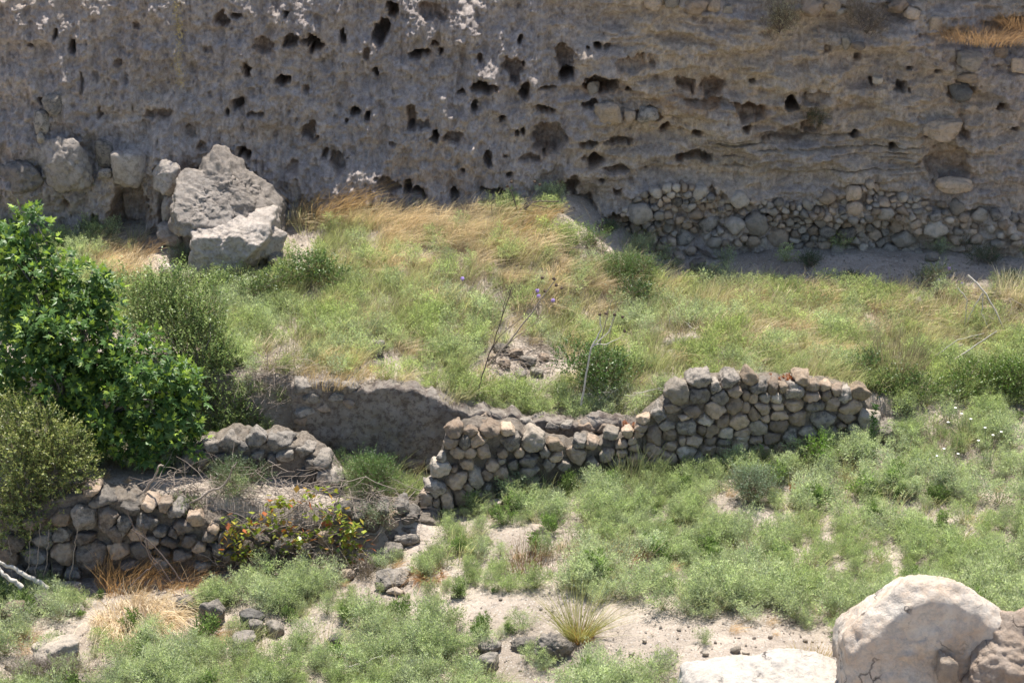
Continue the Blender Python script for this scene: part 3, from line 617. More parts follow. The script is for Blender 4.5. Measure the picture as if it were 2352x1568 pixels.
# stones on the shaded foot and the terrace
R('pale angular stone leaning against the right end of the rubble band', 2166, 556, 38, 32, M_pale2, 380, p=16); R('grey stone in the shade in front of the rubble band left end', 1602, 614, 38, 38, M_lime, 381)
R('small white stone below the grey shaded stone', 1610, 638, 22, 14, M_pale, 382); R('round pale stone in the weeds near the bleached sticks', 2105, 695, 32, 24, M_pale2, 383)
R('flat ochre stone under the bleached sticks on the right terrace', 2265, 708, 40, 14, M_tan, 384); R('grey white stone at the right edge of the terrace', 2325, 755, 36, 22, M_lime, 385)
R('tall narrow pale stone low in the heap beside the dark weeds', 2140, 590, 32, 24, M_pale2, 386)
R('pale stone in the middle of the sunlit debris on the terrace', 1775, 775, 34, 18, M_pale2, 387); R('long low grey stone left in the terrace debris', 1560, 785, 70, 20, M_lime, 388); R('small pink grey stone right in the terrace debris', 1838, 772, 30, 18, M_pale2, 389)
R('grey stone lying in grass right of centre terrace bushes', 1510, 762, 40, 14, M_lime, 390); R('stone in the weeds just below the bleached sticks', 2195, 800, 34, 26, M_lime, 391)
R('small dark mossy stone showing in the pale green terrace grass', 868, 800, 34, 40, M_lime, 392); R('low grey stone below the mossy stone in the terrace grass', 862, 840, 44, 14, M_lime, 393)
for i, (u, v, w_, h_) in enumerate([(1150,800,40,20),(1185,812,36,22),(1215,830,40,26),(1160,835,30,20),(1235,855,34,20),(1130,820,24,18),(1195,860,36,16),(1250,820,24,16)]):
    R('brown grey stone in the debris heap at the centre of the terrace', u, v, w_, h_, [M_lime, M_tan2][i % 2], 400+i, cat='stone', name='debris_stone', group='stones in the terrace debris heap')
# right of the wall
R('white grey weathered boulder at the right end of the tall stone wall', 2035, 985, 92, 50, M_lime, 420, 30.5, name='boulder', cat='boulder', l=5); R('pale cracked stone on top of the right wall end', 1995, 958, 56, 44, M_pale2, 421, 30.5)
# foreground
R('grey angular stone left of the white quartzy one, behind the straw tuft', 428, 1386, 56, 46, M_lime, 430, p=15); R('grey and black stone with lit crest beside the straw tuft', 487, 1405, 66, 60, M_lime, 431, l=5, p=15)
R('dark brown boulder in the left foreground weeds', 578, 1420, 70, 46, M_dark, 432, l=5, name='boulder', cat='boulder'); R('small grey stone propped against the dark brown boulder', 588, 1438, 40, 36, M_lime, 433, Y=gp(588,1458)[1]-.1)
R('white grey stone right of the dark brown boulder', 630, 1440, 56, 34, M_lime, 434); R('low grey stone in front of the dark brown boulder', 560, 1474, 66, 40, M_lime, 435); R('small grey stone lowest in the pile below the dark brown boulder', 552, 1500, 40, 22, M_lime, 436)
R('rounded brown grey stone at the left edge of the foreground', 30, 1408, 62, 56, M_tan2, 437, l=5); R('mottled flat stone in weeds right of the brown edge stone', 108, 1386, 62, 44, M_lime, 438, l=5)
R('flat topped pale stone at the foot of the retaining wall', 158, 1352, 84, 34, M_lime, 439, l=5, p=16); R('small stone between weeds below the retaining wall', 172, 1398, 50, 22, M_lime, 440)
R('large wedge shaped pale stone in the lower left corner weeds', 132, 1500, 112, 64, M_pale2, 441, l=5, p=16, npl=9); R('flat pale stone at the bottom left edge', 45, 1535, 100, 22, M_pale2, 442, l=5)
R('broad flat pale stone along the bottom edge under purple grey scrub', 205, 1566, 150, 34, M_pale2, 443, l=5); R('small pale stone right of the purple grey scrub', 270, 1536, 60, 32, M_lime, 444)
R('low pale stone half hidden at the bottom by weeds', 320, 1556, 70, 30, M_pale2, 445)
R('long flat grey slab in front of the rusty grass tuft', 898, 1330, 98, 34, M_lime, 446, l=5, dep=1.2); R('grey slab lying behind the long flat slab', 925, 1312, 60, 20, M_lime, 447)
R('chalky white lump below the long flat slab', 908, 1358, 46, 16, M_pale, 448); R('white stone left of the purple grey twiggy tuft', 800, 1318, 40, 26, M_pale, 449)
R('grey mossy rock right of the red leaved vine', 905, 1262, 60, 40, M_lime, 450); R('grey stone just right of the mossy rock', 935, 1240, 60, 26, M_lime, 451)
R('weathered grey rock with overhanging snout beside the upright green tuft', 1272, 1485, 88, 62, M_lime, 452, l=5, rough=.22, name='boulder', cat='boulder'); R('white grey ledge rock left of the snouted rock', 1205, 1478, 70, 26, M_lime, 453, rough=.2)
R('pale flat rock at the left of the foreground rock ledge', 1125, 1485, 60, 30, M_lime, 454); R('dark sided rock under the ledge in the bottom weeds', 1115, 1522, 60, 40, M_lime, 455); R('round white grey rock low between bottom weeds', 905, 1525, 42, 44, M_lime, 456)
R('flat ground hugging white rock in the bare dirt', 1525, 1515, 80, 22, M_lime, 458, dep=2); R('pale grey low rock at the edge of the sloping weeds', 1525, 1335, 60, 26, M_lime, 458)
R('black soil clod rock in the gap of the silvery weeds', 770, 1472, 46, 34, M_dark, 459); R('pale rubble lump on the bare patch below the broken wall', 1240, 1215, 40, 16, M_pale, 460)
R('small pale stone on the bare slope above the round bush', 1130, 1100+60, 50, 20, M_lime, 461)
for i, (u, v, w_, h_) in enumerate([(1690,1490,26,12),(1713,1500,18,9),(1750,1510,20,9),(1770,1462,12,9),(1620,1500,14,8),(1660,1530,18,8),(1780,1545,16,8),(1450,1500,14,8),(1400,1520,12,8),(1850,1470,12,8),(1560,1445,12,7),(1480,1470,12,7),(1820,1425,14,8),(1690,1400,12,7),(1900,1390,14,8),(1760,1380,14,8),(1040,1370,12,6),(1150,1375,10,6),(990,1385,12,6)]):
    R('small grey stone lying loose on the bare foreground dirt', u, v, w_*1.1, h_*1.2, M_pale2, 470+i, cat='stone', name='pebble', l=3, group='small loose stones on the bare dirt')
# the three big boulders at the lower right
Yb = 22.4; kb = FPX/(Yb*1.07)
blk('huge pale boulder at the lower right with flat shaded face and white weathered crown', 2118, 1484, Yb,
    [(.0,-1,.08),(-1,.1,.02),(-.74,.3,.68),(-.62,.45,.78),(-.15,.5,.99),(.236,.5,.97),(.74,.3,.67),(.55,.4,.83),(1,.1,.2),(0,1,0),(0,0,-1),(-.5,-.55,.65),(0,-.6,.8),(.5,-.6,.6),(-.9,-.4,.1),(.6,-.8,.1)],
    np.array([86,184,160,148,160,158,172,160,215,150,300,160,176,166,200,180])*1.12, stone_mat('cream and rust limestone', (.62, .55, .47), (.54, .39, .27), (.33, .31, .29), .5, .85), 501, .05, l=6, p=34)
blk('reddish tan boulder at the lower right corner with crumbling sunlit shelf', 2352, 1535, 22.1,
    [(-.05,-1,.0),(-1,-.1,.1),(-.15,.45,.9),(-.1,-.65,.75),(-.6,-.5,.55),(1,0,0),(0,1,0),(0,0,-1)],
    [108,170,150,122,165,170,150,260], stone_mat('rusty limestone', (.66,.52,.41), (.58,.42,.30), (.42,.33,.26), .55, 1.0), 502, .10, l=6, p=14, fr=4)
blk('low white chalky boulder at the bottom edge left of the huge boulder', 1745, 1640, 22.3,
    [(0,-.55,1),(-.55,-.3,.75),(.25,-.2,1),(-1,-.1,.2),(1,0,.2),(0,-1,.1),(0,1,0),(0,0,-1),(-.15,.1,1)],
    [128,168,138,200,250,140,100,200,132], M_white, 503, .045, l=6, p=26)
R('small broken stone wedged between the two big lower right boulders', 2172, 1538, 56, 90, M_pale, 504, 21.75, p=22)
# ------------------------------------------------------------------ plants
M_grav = stone_mat('gravel chips', (.50, .43, .36), (.40, .34, .285), (.2, .17, .145), .3); M_umb = plain('white umbel', (.72, .72, .62)); M_grn = plain('green stem', (.16, .21, .09))
def unit(a): return a/(np.linalg.norm(a, axis=-1, keepdims=True)+1e-9)
def side(D, rg): return unit(np.cross(D, rg.normal(size=D.shape)))
def tris(P, D, L, W, rg):
    S = side(D, rg)*(W*.5)[:, None]; return np.stack([P-S, P+S, P+D*L[:, None]], 1)
def diam(P, D, L, W, rg, S=None, fold=0):
    if S is None: S = side(D, rg)
    Nn = np.cross(S, D); m = P+D*(L*.45)[:, None]+Nn*(L*fold)[:, None]
    return np.stack([P, m+S*(W*.5)[:, None], P+D*L[:, None], m-S*(W*.5)[:, None]], 1)
def feather(rg, R, H, ns, nl, L=.045, W=.012, grey=0.):
    """one feathery herb: stems fanning out, tiny leaflets all along them -> triangles, colour factors"""
    az = rg.uniform(0, 2*np.pi, ns); q = rg.uniform(0, 1, ns)**.6; rr = q*R; hh = H*np.sqrt(np.maximum(.05, 1-.75*q*q))*rg.uniform(.65, 1.12, ns)
    tip = np.stack([rr*np.cos(az), rr*np.sin(az), hh], -1)
    si = np.repeat(np.arange(ns), nl); t = rg.uniform(.12, 1, ns*nl)**.75; tp = tip[si]
    P = tp*t[:, None]; P[:, 2] = tp[:, 2]*(t**.8)
    d0 = unit(tp); off = rg.normal(size=P.shape)*(.012+.042*(1-t)[:, None])*min(1.6, H/.35); P = P+off
    D = unit(d0*.7+unit(off)*.9+rg.normal(size=P.shape)*.25+np.array([0, 0, .25]))
    n = len(P); V = tris(P, D, L*rg.uniform(.6, 1.4, n), W*rg.uniform(.6, 1.4, n), rg)
    c = np.array([1, 1, 1])*rg.uniform(.72, 1.25, n)[:, None]*rg.uniform(.7, 1.3, ns)[si][:, None]*(1+.28*(t-.5))[:, None]; c = c*np.where((t > .75)[:, None], np.array([1.12, 1.1, .88]), 1.)
    # stems
    P0 = tip*.05; V2 = []; s = side(unit(tip), rg)*.0035
    V2 = np.stack([P0-s, P0+s, tip], 1); c2 = np.tile(np.array([1.1, .9, .7])*.8, (ns, 1))
    return np.concatenate([V, V2]), np.concatenate([c, c2])
def blades(rg, n, R, H, lean, W=.006, spread=.35, seg=3, head=0.):
    """grass tuft: ribbons of seg quads"""
    az = rg.uniform(0, 2*np.pi, n); r = R*np.sqrt(rg.uniform(0, 1, n)); B = np.stack([r*np.cos(az), r*np.sin(az), 0*r], -1)
    d = np.stack([np.cos(az)*spread, np.sin(az)*spread, np.ones(n)], -1)+rg.normal(size=(n, 3))*.16; d = unit(d); L = H*rg.uniform(.5, 1.15, n)
    ln = np.array(lean)[None]*rg.uniform(.3, 1.5, n)[:, None]+rg.normal(size=(n, 3))*np.array([.16, .16, .05])
    t = np.linspace(0, 1, seg+1); C = B[:, None]+d[:, None]*(L[:, None]*t)[..., None]+ln[:, None]*(L[:, None]*t**2)[..., None]
    S = side(unit(d+ln), rg)[:, None]*(W*.5*(1-t*.85))[None, :, None]
    if head: S = S*1.0; S[:, -2] *= head
    A, Bv = C-S, C+S; q = np.stack([A[:, :-1], Bv[:, :-1], Bv[:, 1:], A[:, 1:]], 2).reshape(-1, 4, 3)
    c = np.repeat(rg.uniform(.7, 1.25, n), seg)[:, None]*np.tile(np.linspace(.8, 1.15, seg), n)[:, None]*np.ones(3)
    return q, c
def polys(name, Vs, C, mat, parent=None, loc=None):
    """Vs (n,k,3) faces with own vertices, C (n,3)"""
    n, k = Vs.shape[:2]; F = np.arange(n*k).reshape(n, k)
    return mk(name, Vs.reshape(-1, 3), F, mat, np.repeat(C, k, 0), smooth=False, parent=parent, loc=loc)
def scatter(protos, P, sc, tint, rg, rot=True, hs=None):
    outV, outC = [], []; idx = rg.integers(0, len(protos), len(P))
    for k, (V, c) in enumerate(protos):
        for i in np.where(idx == k)[0]:
            a = rg.uniform(0, 6.28) if rot else rg.normal()*.8
            W = rotz(V, a)*sc[i]
            if hs is not None: W[..., 2] *= hs[i]
            outV.append((W+P[i]).astype(np.float32)); outC.append((c*tint[i]).astype(np.float32))
    return np.concatenate(outV), np.concatenate(outC)
F_, Y_, G_ = 0, 1, 2
PAINT = [(1400,760,1150,170,(.38,.75,.14)),(930,560,330,120,(.15,.6,.6)),(900,510,200,50,(.03,.25,1.)),(780,560,80,50,(.5,.5,.1)),(760,470,110,55,(0,.05,1)),(1150,530,150,55,(.08,.5,.7)),(1000,650,330,60,(.25,.7,.35)),(1250,690,230,60,(.2,.5,.6)),
 (900,770,390,75,(.5,.95,.14)),(560,720,90,90,(.7,.6,.05)),(760,862,130,25,(.1,.3,.9)),(1050,800,110,60,(.9,.3,0)),(1300,780,200,50,(.6,.6,.1)),(290,610,110,60,(.05,.1,.55)),(1800,700,330,60,(.45,.7,.28)),
 (1880,785,200,35,(.4,.6,.3)),(2250,700,150,60,(.25,.4,.5)),(1700,840,160,30,(.7,.4,.1)),(2100,860,200,40,(.9,.3,0)),
 (2000,612,580,66,(.03,.0,.0)),(1560,615,110,40,(.05,0,.02)),(680,575,45,62,(0,0,0)),(715,690,38,28,(.05,.05,.1)),(1380,515,130,60,(0,0,0)),(1330,590,100,28,(.05,.05,.2)),(400,600,120,42,(.02,.02,.12)),(610,600,60,50,(.05,0,0)),
 (1190,850,125,62,(.02,.03,.03)),(860,815,38,40,(.1,.15,.1)),(1570,785,70,18,(.1,.1,.3)),(1800,775,80,16,(.1,.1,.4)),
 (1250,1395,320,22,(.02,0,0)),(1150,1408,330,46,(0,0,0)),(900,1390,80,30,(.1,0,0)),(1650,1478,320,62,(.10,0,.02)),(1450,1440,130,45,(.03,0,.02)),(1500,1530,200,30,(.1,0,.02)),(1480,1360,100,14,(.4,0,0)),(1870,1420,120,30,(.3,.05,.05)),
 (1240,1230,140,34,(.04,0,.05)),(1330,1290,170,40,(.35,.1,.2)),(1740,1195,95,32,(.02,0,0)),(1660,1168,45,14,(.1,0,0)),(2300,1115,70,32,(.25,0,.05)),(1860,1150,40,20,(.3,0,.02)),(1700,1140,20,20,(.8,0,0)),(870,1335,70,38,(.05,0,.05)),
 (300,1140,420,70,(.03,.03,.05)),(620,1180,330,70,(.03,.03,.05)),(850,1060,110,30,(.15,0,.0)),(150,1330,260,26,(.15,.05,.1)),(420,1340,160,40,(.1,.05,.4)),(100,1545,260,34,(.15,0,.05)),(310,1420,150,75,(.08,.02,.1)),(540,1465,130,80,(.34,.05,.05)),(330,1490,150,45,(.5,.1,.1)),(100,1470,130,60,(.25,0,.08)),(900,1350,120,40,(.08,0,.03)),
 (1100,1500,260,50,(.55,0,.02)),(1230,1530,130,60,(.12,0,0)),(1335,1480,110,55,(0,0,0)),(150,900,380,160,(0,0,0)),(2150,1540,330,120,(0,0,0)),(1750,1560,220,50,(0,0,0))]
def cover(P, typ):
    u, v = proj(P[:, 0], P[:, 1], P[:, 2]); wu = 18*vn(P[:, 0]*1.7, P[:, 1]*1.7, 0, 201)+9*vn(P[:, 0]*5, P[:, 1]*5, 0, 202); wv2 = .6*(18*vn(P[:, 0]*1.7, P[:, 1]*1.7, 0, 203)+9*vn(P[:, 0]*5, P[:, 1]*5, 0, 204))
    val = np.full(len(P), (1.15, .10, .01)[typ])
    for (a, b_, ra, rb, tg) in PAINT:
        s = 1-sst(.75, 1.15, np.hypot((u+wu-a)/ra, (v+wv2-b_)/rb)); val = val*(1-s)+tg[typ]*s
    cl = (.85, .9, 1.)[0 if typ else 1]*1.08+.8*vn(P[:, 0]*.9, P[:, 1]*1.1, 3, 210+typ)+.7*vn(P[:, 0]*2.6, P[:, 1]*2.9, 3, 214+typ)
    val = val*np.clip(cl, .06, 1.2)
    # keep the wall bodies and the cliff free
    x, y = P[:, 0], P[:, 1]
    uu = 1176+x*FPX/(y*1.07)
    ok = y < np.interp(x, CLX, CLY)-.05
    yw = np.interp(uu, [940, 1000, 1130, 1480, 1700, 2080], [28.55, 28.75, 29.1, 29.85, 30.15, 30.6]); ok &= ~((uu > 960) & (uu < 2060) & (y > yw-.12) & (y < yw+.5))
    ok &= ~((uu > 660) & (uu < 1490) & (y > 29.95) & (y < 30.55)); ok &= ~((uu < 1010) & (y > 27.45) & (y < 28.2)); ok &= ~((uu > 420) & (uu < 790) & (y > 28.6) & (y < 29.7))
    ok &= ~((uu > 330) & (uu < 660) & (y > 34.3))
    return val*ok, u, v
def sample(dens, typ, seed, ylo=22.3, yhi=37):
    rg = np.random.default_rng(seed); n = int(dens*(yhi-ylo)*22); x = rg.uniform(-11, 11, n); y = rg.uniform(ylo, yhi, n)
    P = np.stack([x, y, gh(x, y)-.01], -1); c, u, v = cover(P, typ)
    k = (rg.uniform(0, 1, n) < c) & (u > -60) & (u < 2410) & (v > 380) & (v < 1640)
    return P[k], u[k], v[k], rg
GREEN = np.array([.30, .335, .195]); SILV = np.array([.38, .40, .31]); DEEP = np.array([.075, .125, .035])
rg = np.random.default_rng(4)
fp3 = [feather(rg, .26, .42, 20, 40, .045, .022) for _ in range(4)]
fp = [feather(rg, .38, .50, 24, 70, .032, .0115) for _ in range(7)]
fp2 = [feather(rg, .26, .38, 20, 44, .032, .010) for _ in range(6)]
P, u, v, rg = sample(19, F_, 11, 22.3, 31.5)
front_ = P[:, 1] < wline(P[:, 0]); P1, u1, v1 = P[front_], u[front_], v[front_]
n = len(P1); s1 = vn(P1[:, 0]*.8, P1[:, 1]*.8, 0, 221)[:, None]; s2 = vn(P1[:, 0]*2.5, P1[:, 1]*2.5, 0, 222)[:, None]
mx = np.clip(.45+.7*s1+.35*s2+rg.normal(size=(n, 1))*.18, 0, 1); tint = (GREEN*(1-mx)+SILV*mx)*rg.uniform(.82, 1.15, (n, 1))
sc = rg.uniform(.45, 1.2, n)*(.9+.35*s1[:, 0])
dk = rg.random(n) < np.clip(.10+.25*vn(P1[:, 0]*.6, P1[:, 1]*.9, 0, 225), .02, .4)
Vd, Cd = scatter(fp3, P1[dk], sc[dk]*.9, np.array([.16, .215, .09])*rg.uniform(.7, 1.2, (dk.sum(), 1)), rg); tag(polys('herbs', Vd, Cd, M_leaf), 'darker broad leaved green herbs mixed into the foreground weeds', 'herbs', kind='stuff')
V, C = scatter(fp, P1[~dk], sc[~dk], tint[~dk], rg); tag(polys('weeds', V, C, M_leaf), 'sprawling pale green feathery weeds covering the foreground slope', 'weeds', kind='stuff')
P, u, v, rg = sample(24, F_, 12, 29.5, 37); k = P[:, 1] > wline(P[:, 0]); P, v = P[k], v[k]; n = len(P)
mx = np.clip(.5+.7*vn(P[:, 0]*1.2, P[:, 1]*1.2, 0, 231)[:, None]+rg.normal(size=(n, 1))*.2, 0, 1); tint = (np.array([.33, .36, .19])*(1-mx)+SILV*mx)*rg.uniform(.75, 1.2, (n, 1))
V, C = scatter(fp2, P, rg.uniform(.7, 1.4, n), tint, rg); tag(polys('weeds', V, C, M_leaf), 'fine light green weeds growing on the terrace behind the walls', 'weeds', kind='stuff')
gpz = [blades(rg, 46, .13, .36, (.35, -.05, -.12), .007) for _ in range(6)]
P, u, v, rg = sample(38, Y_, 13, 22.3, 37); n = len(P)
mx = np.clip(.4+.7*vn(P[:, 0]*1.5, P[:, 1]*1.5, 0, 241)[:, None]+rg.normal(size=(n, 1))*.3, 0, 1); tint = (np.array([.36, .36, .19])*(1-mx)+np.array([.58, .49, .31])*mx)*rg.uniform(.8, 1.15, (n, 1))
V, C = scatter(gpz, P, rg.uniform(.6, 1.55, n), tint, rg, rot=False); tag(polys('grass', V, C, M_leaf), 'thin yellow green grass mixed through the terrace weeds', 'grass', kind='stuff')
gold = [blades(rg, 70, .15, .46, (.75, -.12, -.30), .0065, .25, 4, 2.2) for _ in range(6)]
P, u, v, rg = sample(34, G_, 14, 22.3, 37); n = len(P)
tint = (np.array([.58, .485, .32])*(1+.18*vn(P[:, 0]*2, P[:, 1]*2, 0, 251)[:, None]))*rg.uniform(.72, 1.2, (n, 1))*np.where(v[:, None] > 1000, np.array([1.0, .82, .62]), 1)
V, C = scatter(gold, P, rg.uniform(.55, 1.15, n)*np.where(v > 1000, .5, 1), tint, rg, rot=False); tag(polys('dry_grass', V, C, M_dry), 'wind combed golden dry grass on the mound below the cliff', 'dry grass', kind='stuff')
# loose twigs, straw and pebbles on the soil
rg = np.random.default_rng(8); n = 16000; x = rg.uniform(-11, 11, n); y = rg.uniform(22.5, 37, n); P = np.stack([x, y, gh(x, y)+.008], -1)
D = unit(np.stack([rg.normal(size=n), rg.normal(size=n), rg.normal(size=n)*.12], -1)); V = diam(P, D, rg.uniform(.04, .22, n), rg.uniform(.005, .011, n), rg, S=unit(np.cross(D, np.array([[0, 0, 1.]]))))
V[:, 1:, 2] += .01; C = np.array([.36, .30, .235])*rg.uniform(.45, 1.5, (n, 1)); tag(polys('litter', V, C, M_dry), 'dry straw and twig litter scattered on the pale soil', 'litter', kind='stuff')
n = 15000; x = rg.uniform(-11, 11, n); y = rg.uniform(22.5, 37, n); s = .007+.022*rg.uniform(0, 1, n)**4; I, Fi = ico(1); I = I*1.0
V = (I[None]*rg.uniform(.6, 1.3, (n, len(I), 1)))*(s[:, None]*rg.uniform(.6, 1.4, (n, 3)))[:, None]+np.stack([x, y, gh(x, y)+s*.3], -1)[:, None]
Fp = (Fi[None]+(np.arange(n)*len(I))[:, None, None]).reshape(-1, 3); tag(mk('gravel', V.reshape(-1, 3), Fp, M_grav, smooth=False), 'pale gravel and stone chips strewn over the soil', 'gravel', kind='stuff')
n = 2600   # soil crumbs stuck on ledges of shaded foot are part of gravel above

# thin dead stems standing through the weeds
rg = np.random.default_rng(9); ZN = [(1750,740,420,80,560),(1150,660,300,100,360),(900,780,300,70,120),(2200,760,160,70,160),(1350,1300,160,40,90),(1700,1080,300,40,80),(1450,1080,60,30,60),(700,1340,240,30,50),(2150,1050,160,80,80)]
Vs, Cs = [], []
for (u, v, ru, rv, n) in ZN:
    for _ in range(n):
        g = gp(u+rg.normal()*ru*.55, v+rg.normal()*rv*.55); V, c = blades(rg, 3, .05, rg.uniform(.3, .75), (rg.normal()*.25, 0, 0), .008, .25, 3, 1.4); Vs.append(V+g); Cs.append(c*np.array([.44, .36, .26])*rg.uniform(.5, 1.2))
tag(polys('dry_stems', np.concatenate(Vs), np.concatenate(Cs), M_dry), 'thin brown dead stems sticking up through the weeds', 'dead stems', kind='stuff')

# ---- shrubs
def blob_pts(rg, blobs, n, shell=.55):
    vol = np.array([b_[3]*b_[4]*b_[5] for b_ in blobs])**.8; k = rg.choice(len(blobs), n, p=vol/vol.sum()); B = np.array(blobs)
    d = unit(rg.normal(size=(n, 3))); r = (shell+(1-shell)*rg.uniform(0, 1, n)**.8)*(1+.19*rg.normal(size=n))
    return B[k, :3]+d*r[:, None]*B[k, 3:6], d, k
def stems(rg, base, blobs, r0, mat, parent, per=3, name='branch'):
    parts = []
    for b_ in blobs:
        for _ in range(per):
            tgt = np.array(b_[:3])+rg.normal(size=3)*np.array(b_[3:6])*.4; L = np.linalg.norm(tgt-base); t = np.linspace(0, 1, 8)[:, None]
            P = base+(tgt-base)*t+np.array([0, 0, .18*L])*np.sin(t*np.pi)+rg.normal(size=(8, 3))*.02*L*np.sin(t*np.pi)
            parts.append(tube(P, np.linspace(r0, r0*.25, 8)*rg.uniform(.6, 1)))
    V, F = join(parts); return mk(name, V, F, mat, parent=parent)
def leafy(name, label, cat, base, blobs, n_sprig, n_leaf, L, W, col, seed, mat=M_shrub, r0=.02, sp_len=.22, shell=.5, up=.55, group=None, new=None, stemmat=None, stiff=.55, per=3):
    rg = np.random.default_rng(seed); o = empty(name, base, label, cat, group)
    P, d, k = blob_pts(rg, blobs, n_sprig, shell)
    ax = unit(d*.6+rg.normal(size=d.shape)*.3+np.array([0, 0, up])); si = np.repeat(np.arange(n_sprig), n_leaf); t = np.tile(np.linspace(.05, 1, n_leaf), n_sprig)
    Q = P[si]+ax[si]*(t*sp_len)[:, None]; az = rg.normal(size=Q.shape); az = unit(az-(az*ax[si]).sum(1, keepdims=True)*ax[si])
    D = unit(ax[si]*stiff+az*.8); n = len(Q); S = unit(np.cross(D, ax[si]+rg.normal(size=D.shape)*.5))
    V = diam(Q, D, L*rg.uniform(.6, 1.25, n), W*rg.uniform(.7, 1.25, n), rg, S, .06)
    C = np.array(col)*rg.uniform(.6, 1.35, (n, 1))*np.repeat(rg.uniform(.8, 1.2, (n_sprig, 1)), n_leaf, 0)
    if new is not None: m_ = (t > .72); C[m_] = np.array(new)*rg.uniform(.8, 1.3, (m_.sum(), 1))
    s = side(ax, rg)*.003; tw = np.stack([P-ax*.1-s, P-ax*.1+s, P+ax*sp_len+s*.4, P+ax*sp_len-s*.4], 1)
    polys('foliage', np.concatenate([V, tw]), np.concatenate([C, np.tile(np.array([.16, .12, .08]), (len(tw), 1))]), mat, parent=o)
    stems(rg, np.array(base), blobs, r0, stemmat or M_bark, o, per); return o
def VB(lst, Y):     # blobs given in the picture: (u, v, ru, rv, dY)
    out = []
    for (u, v, ru, rv, dy) in lst:
        x, y, z = at(u, v, Y+dy); k = FPX/((Y+dy)*1.07); out.append((float(x), float(y), float(z), ru/k, (ru+rv)*.5/k, rv/k/.93))
    return out
# fig tree
YF = 29.7
figb = VB([(20,575,60,55,.3),(195,650,60,45,.1),(72,520,36,50,.3),(62,610,80,75,.1),(150,640,60,50,.1),(20,640,60,90,.2),(100,730,125,100,0),(215,700,60,55,0),(20,820,110,120,0),(190,800,120,90,-.2),(300,790,70,45,-.1),(120,900,130,110,-.1),
  (330,860,95,75,-.4),(400,900,60,70,-.4),(260,930,120,95,-.4),(400,970,70,60,-.5),(330,1000,110,60,-.5),(210,1000,70,50,-.2),(445,960,28,40,-.5)], YF)
fb = np.array([*at(190, 1075, YF)[:2], 0]); fb[2] = gh(fb[0], fb[1])
def fig_leaves(rg, P, ax, n_leaf, L0):
    n = len(P); si = np.repeat(np.arange(n), n_leaf); k = np.tile(np.arange(n_leaf), n); m = len(si)
    A = ax[si]; az = rg.uniform(0, 2*np.pi, n)[si]+k*2.4+rg.normal(size=m)*.3; X_ = unit(np.cross(A, np.array([[.3, .2, .9]]))); Y2 = np.cross(A, X_)
    rad = X_*np.cos(az)[:, None]+Y2*np.sin(az)[:, None]; el = .15+.75*(k/n_leaf)
    D = unit(rad*(1.05-el)[:, None]+A*el[:, None]+np.array([0, 0, -.12])); Nn = unit(A-(A*D).sum(1, keepdims=True)*D+rg.normal(size=D.shape)*.18); S = np.cross(D, Nn)
    Q = P[si]+A*(k/n_leaf*.14-.05)[:, None]+rad*.05; L = L0*rg.uniform(.5, 1.35, m)*(1.1-.45*k/n_leaf)
    # lobed outline (along, across, lift)
    out = np.array([(0,.03,0),(.02,.20,-.02),(.22,.44,-.09),(.30,.20,-.01),(.55,.46,-.10),(.52,.14,0),(1.,.0,-.10),(.52,-.14,0),(.55,-.46,-.10),(.30,-.20,-.01),(.22,-.44,-.09),(.02,-.20,-.02)])
    V = Q[:, None]+D[:, None]*(out[:, 0][None]*L[:, None])[..., None]+S[:, None]*(out[:, 1][None]*L[:, None]*.95)[..., None]+Nn[:, None]*(out[:, 2][None]*L[:, None])[..., None]
    cen = Q+D*(.3*L)[:, None]; V = np.concatenate([V, cen[:, None]], 1)
    j = np.arange(12); Fi = np.stack([j, (j+1) % 12, np.full(12, 12)], -1); F = (Fi[None]+(np.arange(m)*13)[:, None, None]).reshape(-1, 3)
    young = (k >= n_leaf-3)[:, None]; C = np.where(young, np.array([.27, .36, .055]), np.array([.075, .14, .035]))*rg.uniform(.7, 1.35, (m, 1))
    return V.reshape(-1, 3), F, np.repeat(C, 13, 0)
rg = np.random.default_rng(21)
fig = empty('fig_tree', fb, 'large dark green fig tree with lobed glossy leaves at the left edge', 'tree')
P, d, k = blob_pts(rg, figb, 1150, .6); ax = unit(d*.7+rg.normal(size=d.shape)*.25+np.array([0, -.1, .65]))
V, F, C = fig_leaves(rg, P, ax, 9, .165); mk('crown', V, F, M_fig, C, smooth=False, parent=fig)
stems(rg, fb, figb, .05, M_bark, fig, 2, 'trunk')
# shrubs beside it
b_ = gp(480, 960); leafy('evergreen_shrub', 'tall small leaved evergreen shrub behind and right of the fig tree', 'shrub', gp(460, 950),
  VB([(300,680,55,40,.9),(360,700,60,60,.8),(400,690,60,60,.8),(450,740,60,60,.6),(380,770,100,60,.5),(460,810,60,70,.3),(490,880,50,60,.1),(520,940,60,60,0),(560,970,50,45,0),(490,700,26,40,.6),(520,830,24,50,.3)], 30.6),
  2300, 9, .055, .026, (.125, .185, .055), 31, sp_len=.32, up=1.2, new=(.25, .31, .10))
leafy('olive_green_shrub', 'dense olive green small leaved shrub in the lower left in front of the fig tree', 'shrub', gp(80, 1230),
  VB([(30,960,60,50,.3),(90,1000,70,60,.1),(40,1060,90,90,0),(140,1060,70,70,0),(190,1090,40,50,0),(60,1150,80,70,-.1),(20,1210,60,60,-.2),(90,1190,40,40,-.1),(170,1030,30,60,.1)], 27.9),
  2100, 9, .052, .026, (.14, .175, .05), 32, sp_len=.22, up=.7, new=(.26, .27, .08))
